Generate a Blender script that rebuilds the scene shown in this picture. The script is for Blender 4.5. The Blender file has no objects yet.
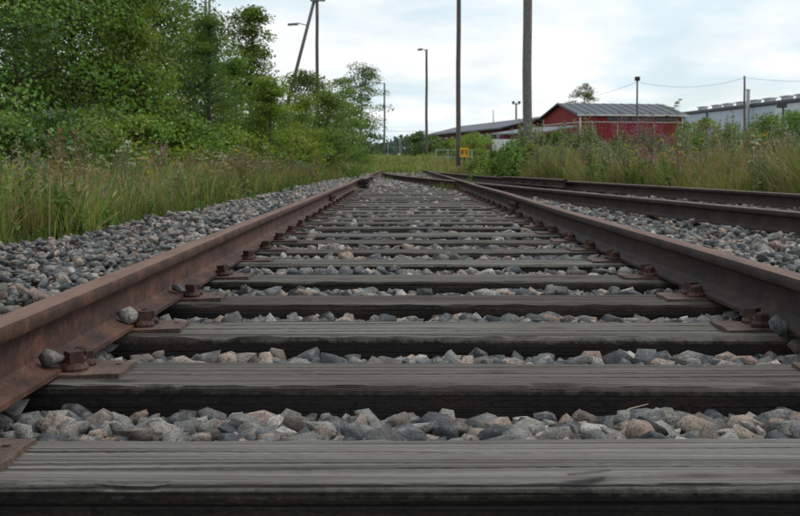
import bpy, bmesh, math, random
import numpy as np
from mathutils import Vector, Matrix, Euler, Quaternion
R = math.radians
random.seed(7); rng = np.random.default_rng(7)
scene = bpy.context.scene
C = scene.collection

# ------------------------------------------------------------------ camera
F_PX, W_PX, H_PX, HOR = 1220.0, 800.0, 516.0, 163.0
CAM_Z = 0.386                                   # above the sleeper tops (z = 0)
PITCH = math.atan((H_PX/2-HOR)/F_PX)
cam = bpy.data.cameras.new('camera'); camo = bpy.data.objects.new('camera', cam); C.objects.link(camo)
camo.location = (0, 0, CAM_Z); camo.rotation_euler = (math.pi/2-PITCH, 0, 0)
cam.sensor_width = 36; cam.lens = 36*F_PX/W_PX; cam.clip_start = .05; cam.clip_end = 3000
cam.dof.use_dof = True; cam.dof.focus_distance = 2.9; cam.dof.aperture_fstop = 16
scene.camera = camo

# ------------------------------------------------------------------ sky and sun
SUN_EL, SUN_AZ = R(50), R(72)                   # sun to the right and ahead, behind cloud
world = bpy.data.worlds.new('World'); scene.world = world; world.use_nodes = True
nt = world.node_tree; nt.nodes.clear()
def N(t, typ, **kw):
    n = t.nodes.new(typ)
    for k, v in kw.items():
        if k[0] == '_': setattr(n, k[1:], v)
    return n
tc = N(nt, 'ShaderNodeTexCoord')
sep = N(nt, 'ShaderNodeSeparateXYZ'); nt.links.new(tc.outputs['Generated'], sep.inputs[0])
add = N(nt, 'ShaderNodeMath', _operation='ADD'); add.inputs[1].default_value = .16
mx = N(nt, 'ShaderNodeMath', _operation='MAXIMUM'); mx.inputs[1].default_value = 0
nt.links.new(sep.outputs['Z'], mx.inputs[0]); nt.links.new(mx.outputs[0], add.inputs[0])
div = N(nt, 'ShaderNodeVectorMath', _operation='DIVIDE')
comb = N(nt, 'ShaderNodeCombineXYZ')
for i in range(3): nt.links.new(add.outputs[0], comb.inputs[i])
nt.links.new(tc.outputs['Generated'], div.inputs[0]); nt.links.new(comb.outputs[0], div.inputs[1])
mp = N(nt, 'ShaderNodeMapping'); mp.inputs['Scale'].default_value = (.75, .62, .5); mp.inputs['Location'].default_value = (3.1, 7.4, 0)
nt.links.new(div.outputs[0], mp.inputs[0])
nz = N(nt, 'ShaderNodeTexNoise'); nz.inputs['Scale'].default_value = 1.5; nz.inputs['Detail'].default_value = 5; nz.inputs['Roughness'].default_value = .55
nz.inputs['Distortion'].default_value = .5
nt.links.new(mp.outputs[0], nz.inputs['Vector'])
ramp = N(nt, 'ShaderNodeValToRGB'); ramp.color_ramp.elements[0].position = .40; ramp.color_ramp.elements[1].position = .60
ramp.color_ramp.elements[0].color = (.6, .6, .6, 1); ramp.color_ramp.elements[1].color = (1, 1, 1, 1)
nt.links.new(nz.outputs['Fac'], ramp.inputs[0])
nz2 = N(nt, 'ShaderNodeTexNoise'); nz2.inputs['Scale'].default_value = 3.2; nz2.inputs['Detail'].default_value = 4
nt.links.new(mp.outputs[0], nz2.inputs['Vector'])
cr = N(nt, 'ShaderNodeValToRGB'); cr.color_ramp.elements[0].position = .36; cr.color_ramp.elements[1].position = .58
cr.color_ramp.elements[0].color = (7.1, 8.35, 9.1, 1); cr.color_ramp.elements[1].color = (9.6, 9.75, 9.8, 1)
nt.links.new(nz2.outputs['Fac'], cr.inputs[0])
sky = N(nt, 'ShaderNodeTexSky', _sky_type='NISHITA', _sun_disc=False, _sun_elevation=SUN_EL, _sun_rotation=SUN_AZ, _air_density=1.0, _dust_density=.3)
mix = N(nt, 'ShaderNodeMix', _data_type='RGBA')
nt.links.new(ramp.outputs[0], mix.inputs[0]); nt.links.new(sky.outputs[0], mix.inputs[6]); nt.links.new(cr.outputs[0], mix.inputs[7])
bg = N(nt, 'ShaderNodeBackground'); bg.inputs['Strength'].default_value = .1
nt.links.new(mix.outputs[2], bg.inputs[0])
wo = N(nt, 'ShaderNodeOutputWorld'); nt.links.new(bg.outputs[0], wo.inputs[0])

sl = bpy.data.lights.new('sun', 'SUN'); sl.energy = 1.5; sl.angle = R(16); sl.color = (1, .97, .92)
so = bpy.data.objects.new('sun', sl); C.objects.link(so)
sd = Vector((math.sin(SUN_AZ)*math.cos(SUN_EL), math.cos(SUN_AZ)*math.cos(SUN_EL), math.sin(SUN_EL)))
so.rotation_euler = (-sd).to_track_quat('-Z', 'Y').to_euler(); so.location = (20, 10, 40)

vs = scene.view_settings; vs.view_transform = 'Standard'; vs.look = 'None'; vs.exposure = .1; vs.gamma = 1; vs.use_curve_mapping = False
scene.render.engine = 'CYCLES'; scene.cycles.use_denoising = True
scene.cycles.max_bounces = 6; scene.cycles.transparent_max_bounces = 8

# ------------------------------------------------------------------ helpers
fwd = Vector((0, math.cos(PITCH), -math.sin(PITCH))); upv = Vector((0, math.sin(PITCH), math.cos(PITCH)))
def at(px, py, Y):
    """world point on the ray of photo pixel (px, py) at depth Y"""
    d = fwd + Vector((1, 0, 0))*((px-400)/F_PX) - upv*((py-258)/F_PX)
    k = Y/d.y
    return Vector((d.x*k, Y, CAM_Z+d.z*k))
def tag(o, label=None, cat=None, group=None, kind=None):
    if label: o['label'] = label
    if cat: o['category'] = cat
    if group: o['group'] = group
    if kind: o['kind'] = kind
    return o
def empty(name, loc=(0, 0, 0), rz=0, s=1):
    o = bpy.data.objects.new(name, None); C.objects.link(o); o.empty_display_size = .1
    o.location = loc; o.rotation_euler = (0, 0, rz); o.scale = (s, s, s); return o
def link(name, me, parent=None):
    o = bpy.data.objects.new(name, me); C.objects.link(o)
    if parent: o.parent = parent
    return o
def np_mesh(name, V, Fc, mat=None, col=None, smooth=False):
    V = np.asarray(V, np.float32); Fc = np.asarray(Fc, np.int32); k = Fc.shape[1]
    me = bpy.data.meshes.new(name)
    me.vertices.add(len(V)); me.vertices.foreach_set('co', V.ravel())
    me.loops.add(Fc.size); me.loops.foreach_set('vertex_index', Fc.ravel())
    me.polygons.add(len(Fc)); me.polygons.foreach_set('loop_start', np.arange(0, Fc.size, k, dtype=np.int32))
    if smooth: me.polygons.foreach_set('use_smooth', np.ones(len(Fc), bool))
    me.update(calc_edges=True)
    if col is not None:
        a = me.color_attributes.new('Col', 'FLOAT_COLOR', 'POINT')
        cc = np.ones((len(V), 4), np.float32); cc[:, :3] = col; a.data.foreach_set('color', cc.ravel())
    if mat: me.materials.append(mat)
    return me
class MB:
    def __init__(s): s.v = []; s.f = []
    def add(s, V, Fs):
        b = len(s.v); s.v += [tuple(p) for p in V]; s.f += [tuple(i+b for i in f) for f in Fs]; return s
    def box(s, c, d, M=None):
        x, y, z = d[0]/2, d[1]/2, d[2]/2
        V = [Vector((sx*x, sy*y, sz*z)) for sz in (-1, 1) for sy in (-1, 1) for sx in (-1, 1)]
        if M: V = [M @ v for v in V]
        V = [v+Vector(c) for v in V]
        return s.add(V, [(0, 2, 3, 1), (4, 5, 7, 6), (0, 1, 5, 4), (2, 6, 7, 3), (0, 4, 6, 2), (1, 3, 7, 5)])
    def tube(s, pts, rad, n=8, cap=True):
        pts = [Vector(p) for p in pts]; m = len(pts)
        if not hasattr(rad, '__len__'): rad = [rad]*m
        V = []
        for i, p in enumerate(pts):
            t = (pts[min(i+1, m-1)]-pts[max(i-1, 0)]).normalized()
            a = t.cross(Vector((.3, .9, .1)) if abs(t.z) > .7 else Vector((0, 0, 1))).normalized(); b = t.cross(a)
            V += [p+(a*math.cos(2*math.pi*k/n)+b*math.sin(2*math.pi*k/n))*rad[i] for k in range(n)]
        Fs = [(i*n+k, i*n+(k+1) % n, (i+1)*n+(k+1) % n, (i+1)*n+k) for i in range(m-1) for k in range(n)]
        if cap: Fs += [tuple(range(n))[::-1], tuple((m-1)*n+k for k in range(n))]
        return s.add(V, Fs)
    def lathe(s, c, prof, n=10):
        c = Vector(c)
        V = [c+Vector((r*math.cos(2*math.pi*k/n), r*math.sin(2*math.pi*k/n), z)) for r, z in prof for k in range(n)]; m = len(prof)
        Fs = [(i*n+k, i*n+(k+1) % n, (i+1)*n+(k+1) % n, (i+1)*n+k) for i in range(m-1) for k in range(n)]
        Fs += [tuple(range(n))[::-1], tuple((m-1)*n+k for k in range(n))]
        return s.add(V, Fs)
    def mesh(s, name, mat, smooth=False):
        me = bpy.data.meshes.new(name); me.from_pydata(s.v, [], s.f); me.update()
        if smooth: me.polygons.foreach_set('use_smooth', [True]*len(me.polygons))
        me.materials.append(mat); return me
    def build(s, name, mat, parent=None, smooth=False): return link(name, s.mesh(name, mat, smooth), parent)
def copy_tree(o, parent=None):
    c = o.copy(); C.objects.link(c); c.parent = parent
    for ch in o.children: copy_tree(ch, c)
    return c
def sm(a, b, x):
    t = np.clip((x-a)/(b-a), 0, 1); return t*t*(3-2*t)

# ------------------------------------------------------------------ materials
def mat(name):
    m = bpy.data.materials.new(name); m.use_nodes = True; t = m.node_tree
    return m, t, t.nodes['Principled BSDF']
def lk(t, a, b): t.links.new(a, b)
def noise(t, scale, detail=4, rough=.55, vec=None, mapscale=None, coord='Object'):
    n = N(t, 'ShaderNodeTexNoise'); n.inputs['Scale'].default_value = scale; n.inputs['Detail'].default_value = detail; n.inputs['Roughness'].default_value = rough
    if vec is None:
        if coord == 'World': vec = N(t, 'ShaderNodeNewGeometry').outputs['Position']
        else: vec = N(t, 'ShaderNodeTexCoord').outputs[coord]
    if mapscale:
        m = N(t, 'ShaderNodeMapping'); m.inputs['Scale'].default_value = mapscale; lk(t, vec, m.inputs[0]); vec = m.outputs[0]
    lk(t, vec, n.inputs['Vector']); return n.outputs['Fac']
def cramp(t, fac, stops, interp='LINEAR'):
    r = N(t, 'ShaderNodeValToRGB'); e = r.color_ramp.elements; r.color_ramp.interpolation = interp
    while len(e) < len(stops): e.new(.5)
    for i, (p, c) in enumerate(stops): e[i].position = p; e[i].color = (*c, 1) if len(c) == 3 else c
    lk(t, fac, r.inputs[0]); return r.outputs[0]
def mixc(t, fac, a, b, blend='MIX'):
    m = N(t, 'ShaderNodeMix', _data_type='RGBA', _blend_type=blend)
    for i, v in ((0, fac), (6, a), (7, b)):
        if hasattr(v, 'is_linked'): lk(t, v, m.inputs[i])
        else: m.inputs[i].default_value = v if i == 0 else (*v, 1)
    return m.outputs[2]
def math_(t, op, a, b=None):
    m = N(t, 'ShaderNodeMath', _operation=op)
    for i, v in ((0, a), (1, b)):
        if v is None: continue
        if hasattr(v, 'is_linked'): lk(t, v, m.inputs[i])
        else: m.inputs[i].default_value = v
    return m.outputs[0]
def bump(t, b, h, strength, dist=.01):
    n = N(t, 'ShaderNodeBump'); n.inputs['Strength'].default_value = strength; n.inputs['Distance'].default_value = dist
    lk(t, h, n.inputs['Height']); lk(t, n.outputs[0], b.inputs['Normal'])
def simple(name, c, rough=.7, var=.25, scale=6, metal=0, bmp=.2):
    m, t, b = mat(name); n = noise(t, scale)
    lk(t, cramp(t, n, [(.3, tuple(x*(1-var) for x in c)), (.7, tuple(min(1, x*(1+var)) for x in c))]), b.inputs['Base Color'])
    b.inputs['Roughness'].default_value = rough; b.inputs['Metallic'].default_value = metal
    if bmp: bump(t, b, n, bmp)
    return m

# rust
def rust(name, lo, mid, hi, headc=None):
    m, t, b = mat(name)
    n1 = noise(t, 11, 7, .72, coord='World', mapscale=(1, .6, .8)); n2 = noise(t, 170, 4, .65, coord='World', mapscale=(1, 1, .35))
    f = math_(t, 'ADD', math_(t, 'MULTIPLY', n1, .65), math_(t, 'MULTIPLY', n2, .4))
    c = cramp(t, f, [(.41, lo), (.52, mid), (.62, hi)])
    c = mixc(t, cramp(t, noise(t, 4.5, 5, .7, coord='World'), [(.5, (0,)*3), (.62, (.55,)*3)]), c, lo)
    if headc:
        g = N(t, 'ShaderNodeNewGeometry'); s = N(t, 'ShaderNodeSeparateXYZ'); lk(t, g.outputs['Normal'], s.inputs[0]); p = N(t, 'ShaderNodeSeparateXYZ'); lk(t, g.outputs['Position'], p.inputs[0])
        up = cramp(t, s.outputs['Z'], [(.45, (0, 0, 0)), (.9, (1, 1, 1))]); hi_ = cramp(t, p.outputs['Z'], [(.09, (0, 0, 0)), (.11, (1, 1, 1))])
        k = math_(t, 'MULTIPLY', math_(t, 'MULTIPLY', up, hi_), cramp(t, noise(t, 5, 5, .7, coord='World', mapscale=(6, .5, 1)), [(.3, (.35,)*3), (.65, (1,)*3)]))
        c = mixc(t, k, c, headc)
    lk(t, c, b.inputs['Base Color']); b.inputs['Roughness'].default_value = .72; b.inputs['Specular IOR Level'].default_value = .35
    bump(t, b, math_(t, 'ADD', n2, noise(t, 420, 2, coord='World')), .35, .003)
    return m
M = {}
M['rail'] = rust('rail_rust', (.014, .0070, .005), (.060, .0235, .0140), (.124, .053, .031), (.165, .093, .067))
M['shaded_rail'] = rust('shaded_rail_rust', (.006, .0033, .0027), (.022, .0105, .0072), (.052, .026, .018), (.195, .118, .088))  # rail rust darkened: shade on this rail's inner web put into the colour
M['plate'] = rust('plate_rust', (.035, .02, .015), (.085, .05, .036), (.14, .088, .066))
M['bolt'] = rust('bolt_rust', (.016, .008, .006), (.050, .022, .016), (.09, .042, .03))
M['old_rail'] = rust('old_rail_rust', (.009, .005, .004), (.027, .0135, .0095), (.055, .029, .021), (.185, .132, .104))

# sleeper timber: weathered grey where it faces up, creosote on the sides
m, t, b = mat('sleeper_timber'); M['timber'] = m
oi = N(t, 'ShaderNodeObjectInfo'); tcn = N(t, 'ShaderNodeTexCoord')
off = N(t, 'ShaderNodeVectorMath', _operation='ADD'); lk(t, tcn.outputs['Object'], off.inputs[0])
sc_ = N(t, 'ShaderNodeVectorMath', _operation='SCALE'); sc_.inputs[0].default_value = (17, 31, 7); lk(t, oi.outputs['Random'], sc_.inputs['Scale']); lk(t, sc_.outputs[0], off.inputs[1])
g1 = noise(t, 1, 7, .62, off.outputs[0], (.35, 60, 60)); g2 = noise(t, 1, 4, .55, off.outputs[0], (1.0, 260, 260)); big = noise(t, 4, 4, .6, off.outputs[0], (1, 3, 3)); fine = noise(t, 300, 3, .6, off.outputs[0], (.35, 1, 1))
grain = math_(t, 'ADD', math_(t, 'MULTIPLY', g1, .6), math_(t, 'MULTIPLY', g2, .4))
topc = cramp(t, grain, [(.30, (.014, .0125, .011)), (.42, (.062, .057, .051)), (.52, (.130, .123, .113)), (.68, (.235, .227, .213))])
topc = mixc(t, cramp(t, big, [(.45, (0, 0, 0)), (.75, (.65,)*3)]), topc, mixc(t, grain, (.02, .016, .012), (.105, .086, .066)))
ck = noise(t, 1, 2, .4, off.outputs[0], (.16, 34, 34)); ck2 = noise(t, 1, 2, .5, off.outputs[0], (.5, 120, 120))
crack = math_(t, 'MAXIMUM', cramp(t, ck, [(.465, (0,)*3), (.487, (1,)*3), (.497, (1,)*3), (.515, (0,)*3)]), math_(t, 'MULTIPLY', cramp(t, ck2, [(.30, (1,)*3), (.36, (0,)*3)]), .8))
topc = mixc(t, math_(t, 'MULTIPLY', crack, .85), topc, (.010, .009, .008))
spot = N(t, 'ShaderNodeTexVoronoi'); spot.inputs['Scale'].default_value = 1; mpv = N(t, 'ShaderNodeMapping'); mpv.inputs['Scale'].default_value = (4, 14, 14); lk(t, off.outputs[0], mpv.inputs[0]); lk(t, mpv.outputs[0], spot.inputs['Vector'])
topc = mixc(t, cramp(t, spot.outputs['Distance'], [(.08, (.8,)*3), (.20, (0,)*3)]), topc, (.022, .018, .014))
tone = cramp(t, math_(t, 'FRACT', math_(t, 'MULTIPLY', oi.outputs['Random'], 7.3)), [(0, (.66, .62, .57)), (.5, (.9, .88, .85)), (1, (1.18, 1.17, 1.15))])
topc = mixc(t, 1.0, topc, tone, 'MULTIPLY')
dust = noise(t, 55, 5, .7, off.outputs[0])
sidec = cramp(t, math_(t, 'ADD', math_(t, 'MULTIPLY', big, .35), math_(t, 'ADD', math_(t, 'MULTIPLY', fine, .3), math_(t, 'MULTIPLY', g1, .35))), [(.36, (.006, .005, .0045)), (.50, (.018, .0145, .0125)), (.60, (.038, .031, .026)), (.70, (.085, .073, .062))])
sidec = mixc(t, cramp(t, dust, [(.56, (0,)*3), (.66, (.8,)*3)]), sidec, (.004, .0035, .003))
sidec = mixc(t, math_(t, 'MULTIPLY', crack, .7), sidec, (.003, .003, .003))
sx = N(t, 'ShaderNodeSeparateXYZ'); lk(t, tcn.outputs['Object'], sx.inputs[0])
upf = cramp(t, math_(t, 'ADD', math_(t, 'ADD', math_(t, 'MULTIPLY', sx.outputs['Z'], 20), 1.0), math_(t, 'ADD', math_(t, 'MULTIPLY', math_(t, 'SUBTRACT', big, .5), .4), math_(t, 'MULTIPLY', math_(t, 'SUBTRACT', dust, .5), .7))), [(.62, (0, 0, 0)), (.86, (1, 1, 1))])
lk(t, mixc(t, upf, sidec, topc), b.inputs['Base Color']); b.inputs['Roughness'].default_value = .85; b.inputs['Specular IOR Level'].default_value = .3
bump(t, b, math_(t, 'SUBTRACT', math_(t, 'ADD', grain, math_(t, 'MULTIPLY', fine, .4)), math_(t, 'MULTIPLY', crack, .7)), .75, .005)

# ballast granite
m, t, b = mat('ballast_stone'); M['stone'] = m
oi = N(t, 'ShaderNodeObjectInfo'); at_ = N(t, 'ShaderNodeAttribute', _attribute_name='stone_rand')
fr = math_(t, 'FRACT', math_(t, 'ADD', oi.outputs['Random'], at_.outputs['Fac']))
basec = cramp(t, fr, [(0, (.085, .098, .11)), (.12, (.17, .185, .195)), (.25, (.12, .132, .14)), (.36, (.26, .265, .265)), (.47, (.045, .053, .062)), (.58, (.20, .20, .195)), (.67, (.33, .325, .31)), (.74, (.33, .25, .215)), (.82, (.19, .17, .15)), (.89, (.41, .335, .29)), (.95, (.50, .48, .46))], 'CONSTANT')
sp = noise(t, 230, 3, .7, coord='World'); sp2 = noise(t, 38, 5, .65, coord='World')
c = mixc(t, cramp(t, sp, [(.36, (.75,)*3), (.5, (0,)*3)]), basec, (.05, .055, .06))
c = mixc(t, cramp(t, sp2, [(.5, (0,)*3), (.68, (.5,)*3)]), c, (.40, .39, .37))
c = mixc(t, cramp(t, noise(t, 14, 4, .6, coord='World'), [(.5, (0,)*3), (.7, (.45,)*3)]), c, (.10, .075, .055))
c = mixc(t, cramp(t, noise(t, 48, 6, .75, coord='World'), [(.40, (.45,)*3), (.50, (0,)*3)]), c, (.06, .06, .06))
c = mixc(t, 1.0, c, (1.82, 1.75, 1.66), 'MULTIPLY')
lk(t, c, b.inputs['Base Color']); b.inputs['Roughness'].default_value = .85; b.inputs['Specular IOR Level'].default_value = .3
bump(t, b, math_(t, 'ADD', noise(t, 60, 7, .75, coord='World'), math_(t, 'MULTIPLY', sp, .5)), 1.0, .022)

# ballast grit below the stones
m, t, b = mat('ballast_grit'); M['grit'] = m
v = N(t, 'ShaderNodeTexVoronoi'); v.inputs['Scale'].default_value = 26; lk(t, N(t, 'ShaderNodeNewGeometry').outputs['Position'], v.inputs['Vector'])
c = cramp(t, math_(t, 'FRACT', math_(t, 'MULTIPLY', v.outputs['Color'], 3.1)), [(0, (.03, .034, .038)), (.4, (.07, .072, .075)), (.7, (.12, .115, .11)), (1, (.16, .125, .105))])
lk(t, c, b.inputs['Base Color']); b.inputs['Roughness'].default_value = .95
bump(t, b, v.outputs['Distance'], -1.0, .03)

# ground
m, t, b = mat('meadow_ground'); M['ground'] = m
n1 = noise(t, .35, 6, .6, coord='World'); n2 = noise(t, 14, 5, .7, coord='World')
lk(t, cramp(t, math_(t, 'ADD', math_(t, 'MULTIPLY', n1, .5), math_(t, 'MULTIPLY', n2, .5)), [(.35, (.028, .030, .014)), (.5, (.062, .070, .024)), (.65, (.11, .10, .042))]), b.inputs['Base Color'])
b.inputs['Roughness'].default_value = .95; bump(t, b, n2, .8, .05)

# leaves and blades: colour from the mesh's own attribute, light shines through
def leafmat(name, trans=.35, gain=1.0, rough=.6):
    m, t, b = mat(name)
    a = N(t, 'ShaderNodeAttribute', _attribute_name='Col'); oi = N(t, 'ShaderNodeObjectInfo')
    hs = N(t, 'ShaderNodeHueSaturation'); lk(t, a.outputs['Color'], hs.inputs['Color'])
    lk(t, math_(t, 'ADD', math_(t, 'MULTIPLY', oi.outputs['Random'], .025), .488), hs.inputs['Hue'])
    lk(t, math_(t, 'ADD', math_(t, 'MULTIPLY', oi.outputs['Random'], .3*gain), .85*gain), hs.inputs['Value'])
    b.inputs['Roughness'].default_value = rough; b.inputs['Specular IOR Level'].default_value = .3
    lk(t, hs.outputs[0], b.inputs['Base Color'])
    tr = N(t, 'ShaderNodeBsdfTranslucent'); lk(t, mixc(t, 1.0, hs.outputs[0], (1.25, 1.3, .6), 'MULTIPLY'), tr.inputs[0])
    ms = N(t, 'ShaderNodeMixShader'); ms.inputs[0].default_value = trans
    lk(t, b.outputs[0], ms.inputs[1]); lk(t, tr.outputs[0], ms.inputs[2]); lk(t, ms.outputs[0], t.nodes['Material Output'].inputs[0])
    return m
M['leaf'] = leafmat('leaf', .36, 1.12); M['blade'] = leafmat('grass_blade', .35); M['petal'] = leafmat('petal', .25)
M['bark'] = simple('bark', (.085, .072, .06), .9, .5, 18, bmp=.8)
M['birch_bark'] = simple('pale_bark', (.30, .28, .25), .8, .6, 9, bmp=.5)
M['pole_wood'] = simple('pole_wood', (.115, .095, .083), .85, .35, 12, bmp=.5)
M['pole_grey'] = simple('pole_grey', (.16, .15, .14), .8, .3, 10, bmp=.4)
M['lamp_metal'] = simple('lamp_metal', (.30, .31, .32), .45, .12, 8, .6, .05)
M['dark_metal'] = simple('dark_metal', (.05, .052, .056), .5, .3, 8, .3, .1)
M['wire'] = simple('wire', (.16, .17, .18), .6, .1, 3, 0, 0)
M['white_paint'] = simple('white_paint', (.66, .66, .64), .6, .12, 5, bmp=.1)
M['galvanised'] = simple('galvanised', (.42, .44, .45), .5, .15, 9, .5, .1)
M['yellow_sign'] = simple('yellow_sign', (.78, .40, .02), .5, .08, 4, bmp=.05)
M['black_paint'] = simple('black_paint', (.02, .02, .02), .6, .2, 6, bmp=.05)
M['roof_sheet'] = simple('roof_sheet', (.075, .086, .10), .6, .2, 2.5, bmp=.1)
M['roof_light'] = simple('roof_light', (.135, .148, .165), .55, .15, 2.5, bmp=.1)
M['red_board'] = simple('red_board', (.235, .021, .024), .8, .25, 3, bmp=.2)
M['dark_red'] = simple('dark_red', (.095, .014, .016), .8, .25, 3, bmp=.2)
M['grey_panel'] = simple('grey_panel', (.46, .52, .60), .55, .05, 1.2, 0, .05)
M['light_panel'] = simple('light_panel', (.60, .645, .69), .55, .05, 1.2, 0, .05)
m, t, b = mat('window_glass'); M['glass'] = m
b.inputs['Base Color'].default_value = (.02, .025, .03, 1); b.inputs['Roughness'].default_value = .12

# ------------------------------------------------------------------ layout of the tracks
XL, XR, GAUGE = -.668, .913, 1.581             # rail centre lines of the straight track
RAIL_H, PLATE_T = .122, .012
TOE, TR, SB = 42.0, 195.0, 23.0                # turnout: curve of 195 m up to 23 m from the toe, then straight
def turn(y):
    s = TOE-y
    if s <= 0: return 0.0
    return s*s/(2*TR) if s < SB else SB*SB/(2*TR)+(s-SB)*SB/TR
vturn = np.vectorize(turn)
def ground_z(x, y):
    x = np.asarray(x, float); y = np.asarray(y, float)
    r3 = XR+vturn(np.clip(y, -5, 60))
    z = -.16+.0*x
    z = z+.34*sm(-2.6, -7.5, x)+.10*sm(0, 1, (x-r3-.2)/6)*1.0
    far = np.where(y > 44, .0145*(np.minimum(y, 125)-44)*sm(44, 60, y), 0)+np.where(y > 125, .004*(np.minimum(y, 420)-125), 0)
    return z+far
# ground sheet
gx = np.unique(np.concatenate([np.linspace(-900, -40, 14), np.linspace(-40, -12, 15), np.linspace(-12, 14, 105), np.linspace(14, 60, 24), np.linspace(60, 900, 14)]))
gy = np.unique(np.concatenate([np.linspace(-60, 0, 7), np.linspace(0, 60, 121), np.linspace(60, 160, 51), np.linspace(160, 1500, 40)]))
X, Y = np.meshgrid(gx, gy); Z = ground_z(X, Y)
Z = Z+np.where((np.abs(X-.6) > 3.4) & (np.abs(X) < 60), .05*np.sin(X*1.7+Y*.4)*np.sin(Y*.9-X*.3), 0)
ny, nx = X.shape; idx = np.arange(nx*ny).reshape(ny, nx)
Fq = np.stack([idx[:-1, :-1], idx[:-1, 1:], idx[1:, 1:], idx[1:, :-1]], -1).reshape(-1, 4)
tag(link('ground', np_mesh('ground', np.stack([X, Y, Z], -1).reshape(-1, 3), Fq, M['ground'], smooth=True)), kind='structure')

# sleepers: rear edges read off the photograph, then an even pitch
s_rear = [0.386*F_PX/v for v in (278, 201, 159, 131.5, 111.5, 96, 85.5, 76.8, 69.4, 63.3, 58.3)]
while s_rear[-1] < 46: s_rear.append(s_rear[-1]+random.uniform(.60, .67))
s_wid = [.242]+[random.uniform(.225, .25) for _ in s_rear[1:]]
s_c = [r-w/2 for r, w in zip(s_rear, s_wid)]
s_c0 = s_c[0]-.64                               # one more under the camera
# ballast surface wanted at (x, y)
edges = [(r-w, r) for r, w in zip(s_rear, s_wid)]
def want(x, y):
    inside = XL+.02 < x < XR-.02
    lift = .045*float(sm(14, 24, y))
    if inside:
        for i in range(len(edges)-1):
            a, b_ = edges[i][1], edges[i+1][0]
            if a <= y < b_:
                k = (y-a)/(b_-a); return -.046-.024*k+.012*math.sin(math.pi*k)+(.036-.032*k)*float(sm(2.0, 4.2, y))+lift*.4
        return -.145 if y < edges[0][0] else -.04+lift
    r2 = XL+turn(y)
    if x < XL: return -.008-.20*float(sm(-1.6, -2.75, x))
    r3 = XR+turn(y)
    if x > r3+.15: return .0-.2*float(sm(r3+.15, r3+1.0, x))
    return -.028
# bed under the stones
bx = np.linspace(-2.9, 5.6, 171); by = np.concatenate([np.linspace(-1.5, 1, 6), np.linspace(1.02, 12, 440), np.linspace(12.1, 58, 120)])
X, Y = np.meshgrid(bx, by)
Zb = np.array([[want(float(x), float(min(y, 45)))-.052 for x in bx] for y in by])
gzb = ground_z(X, Y); Zb = np.where(Y > 45, Zb+np.maximum(gzb-ground_z(X*0, Y*0+44), 0)+.02, Zb)
ny, nx = X.shape; idx = np.arange(nx*ny).reshape(ny, nx)
Fq = np.stack([idx[:-1, :-1], idx[:-1, 1:], idx[1:, 1:], idx[1:, :-1]], -1).reshape(-1, 4)
ballast = tag(link('ballast_bed', np_mesh('ballast_bed', np.stack([X, Y, Zb], -1).reshape(-1, 3), Fq, M['grit'], smooth=True)), kind='structure')

# stone shapes
def stone_proto(n, seed):
    r = np.random.default_rng(seed); P = r.normal(size=(n, 3)); P /= np.linalg.norm(P, axis=1)[:, None]
    P *= r.uniform(.80, 1.15, (n, 1))
    for _ in range(3):                          # cleave flat faces
        d = r.normal(size=3); d /= np.linalg.norm(d); k = P @ d; h = r.uniform(.35, .65)
        P -= np.maximum(k-h, 0)[:, None]*d
    bm = bmesh.new()
    for p in P: bm.verts.new(p)
    bmesh.ops.convex_hull(bm, input=bm.verts)
    for v in [v for v in bm.verts if not v.link_faces]: bm.verts.remove(v)
    bmesh.ops.triangulate(bm, faces=bm.faces)
    bm.verts.index_update(); bm.verts.ensure_lookup_table()
    V = np.array([v.co[:] for v in bm.verts]); V -= (V.max(0)+V.min(0))/2; V /= np.abs(V).max(0)
    Fc = np.array([[v.index for v in f.verts] for f in bm.faces]); bm.free()
    return V, Fc
bmv = [stone_proto(16+i % 4, 100+i) for i in range(24)]
bms = [stone_proto(11, 200+i) for i in range(12)]
bmt = [stone_proto(9, 300+i) for i in range(8)]
def rotm(n):
    """random heading with some tilt, as (n,3,3)"""
    a = rng.uniform(0, 2*np.pi, n); tl = rng.normal(0, .26, (n, 2))
    ca, sa = np.cos(a), np.sin(a); o = np.zeros(n); e = np.ones(n)
    Rz = np.stack([np.stack([ca, -sa, o], -1), np.stack([sa, ca, o], -1), np.stack([o, o, e], -1)], 1)
    cx, sx_ = np.cos(tl[:, 0]), np.sin(tl[:, 0]); cy, sy = np.cos(tl[:, 1]), np.sin(tl[:, 1])
    Rx = np.stack([np.stack([e, o, o], -1), np.stack([o, cx, -sx_], -1), np.stack([o, sx_, cx], -1)], 1)
    Ry = np.stack([np.stack([cy, o, sy], -1), np.stack([o, e, o], -1), np.stack([-sy, o, cy], -1)], 1)
    return Rx @ Ry @ Rz
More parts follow.
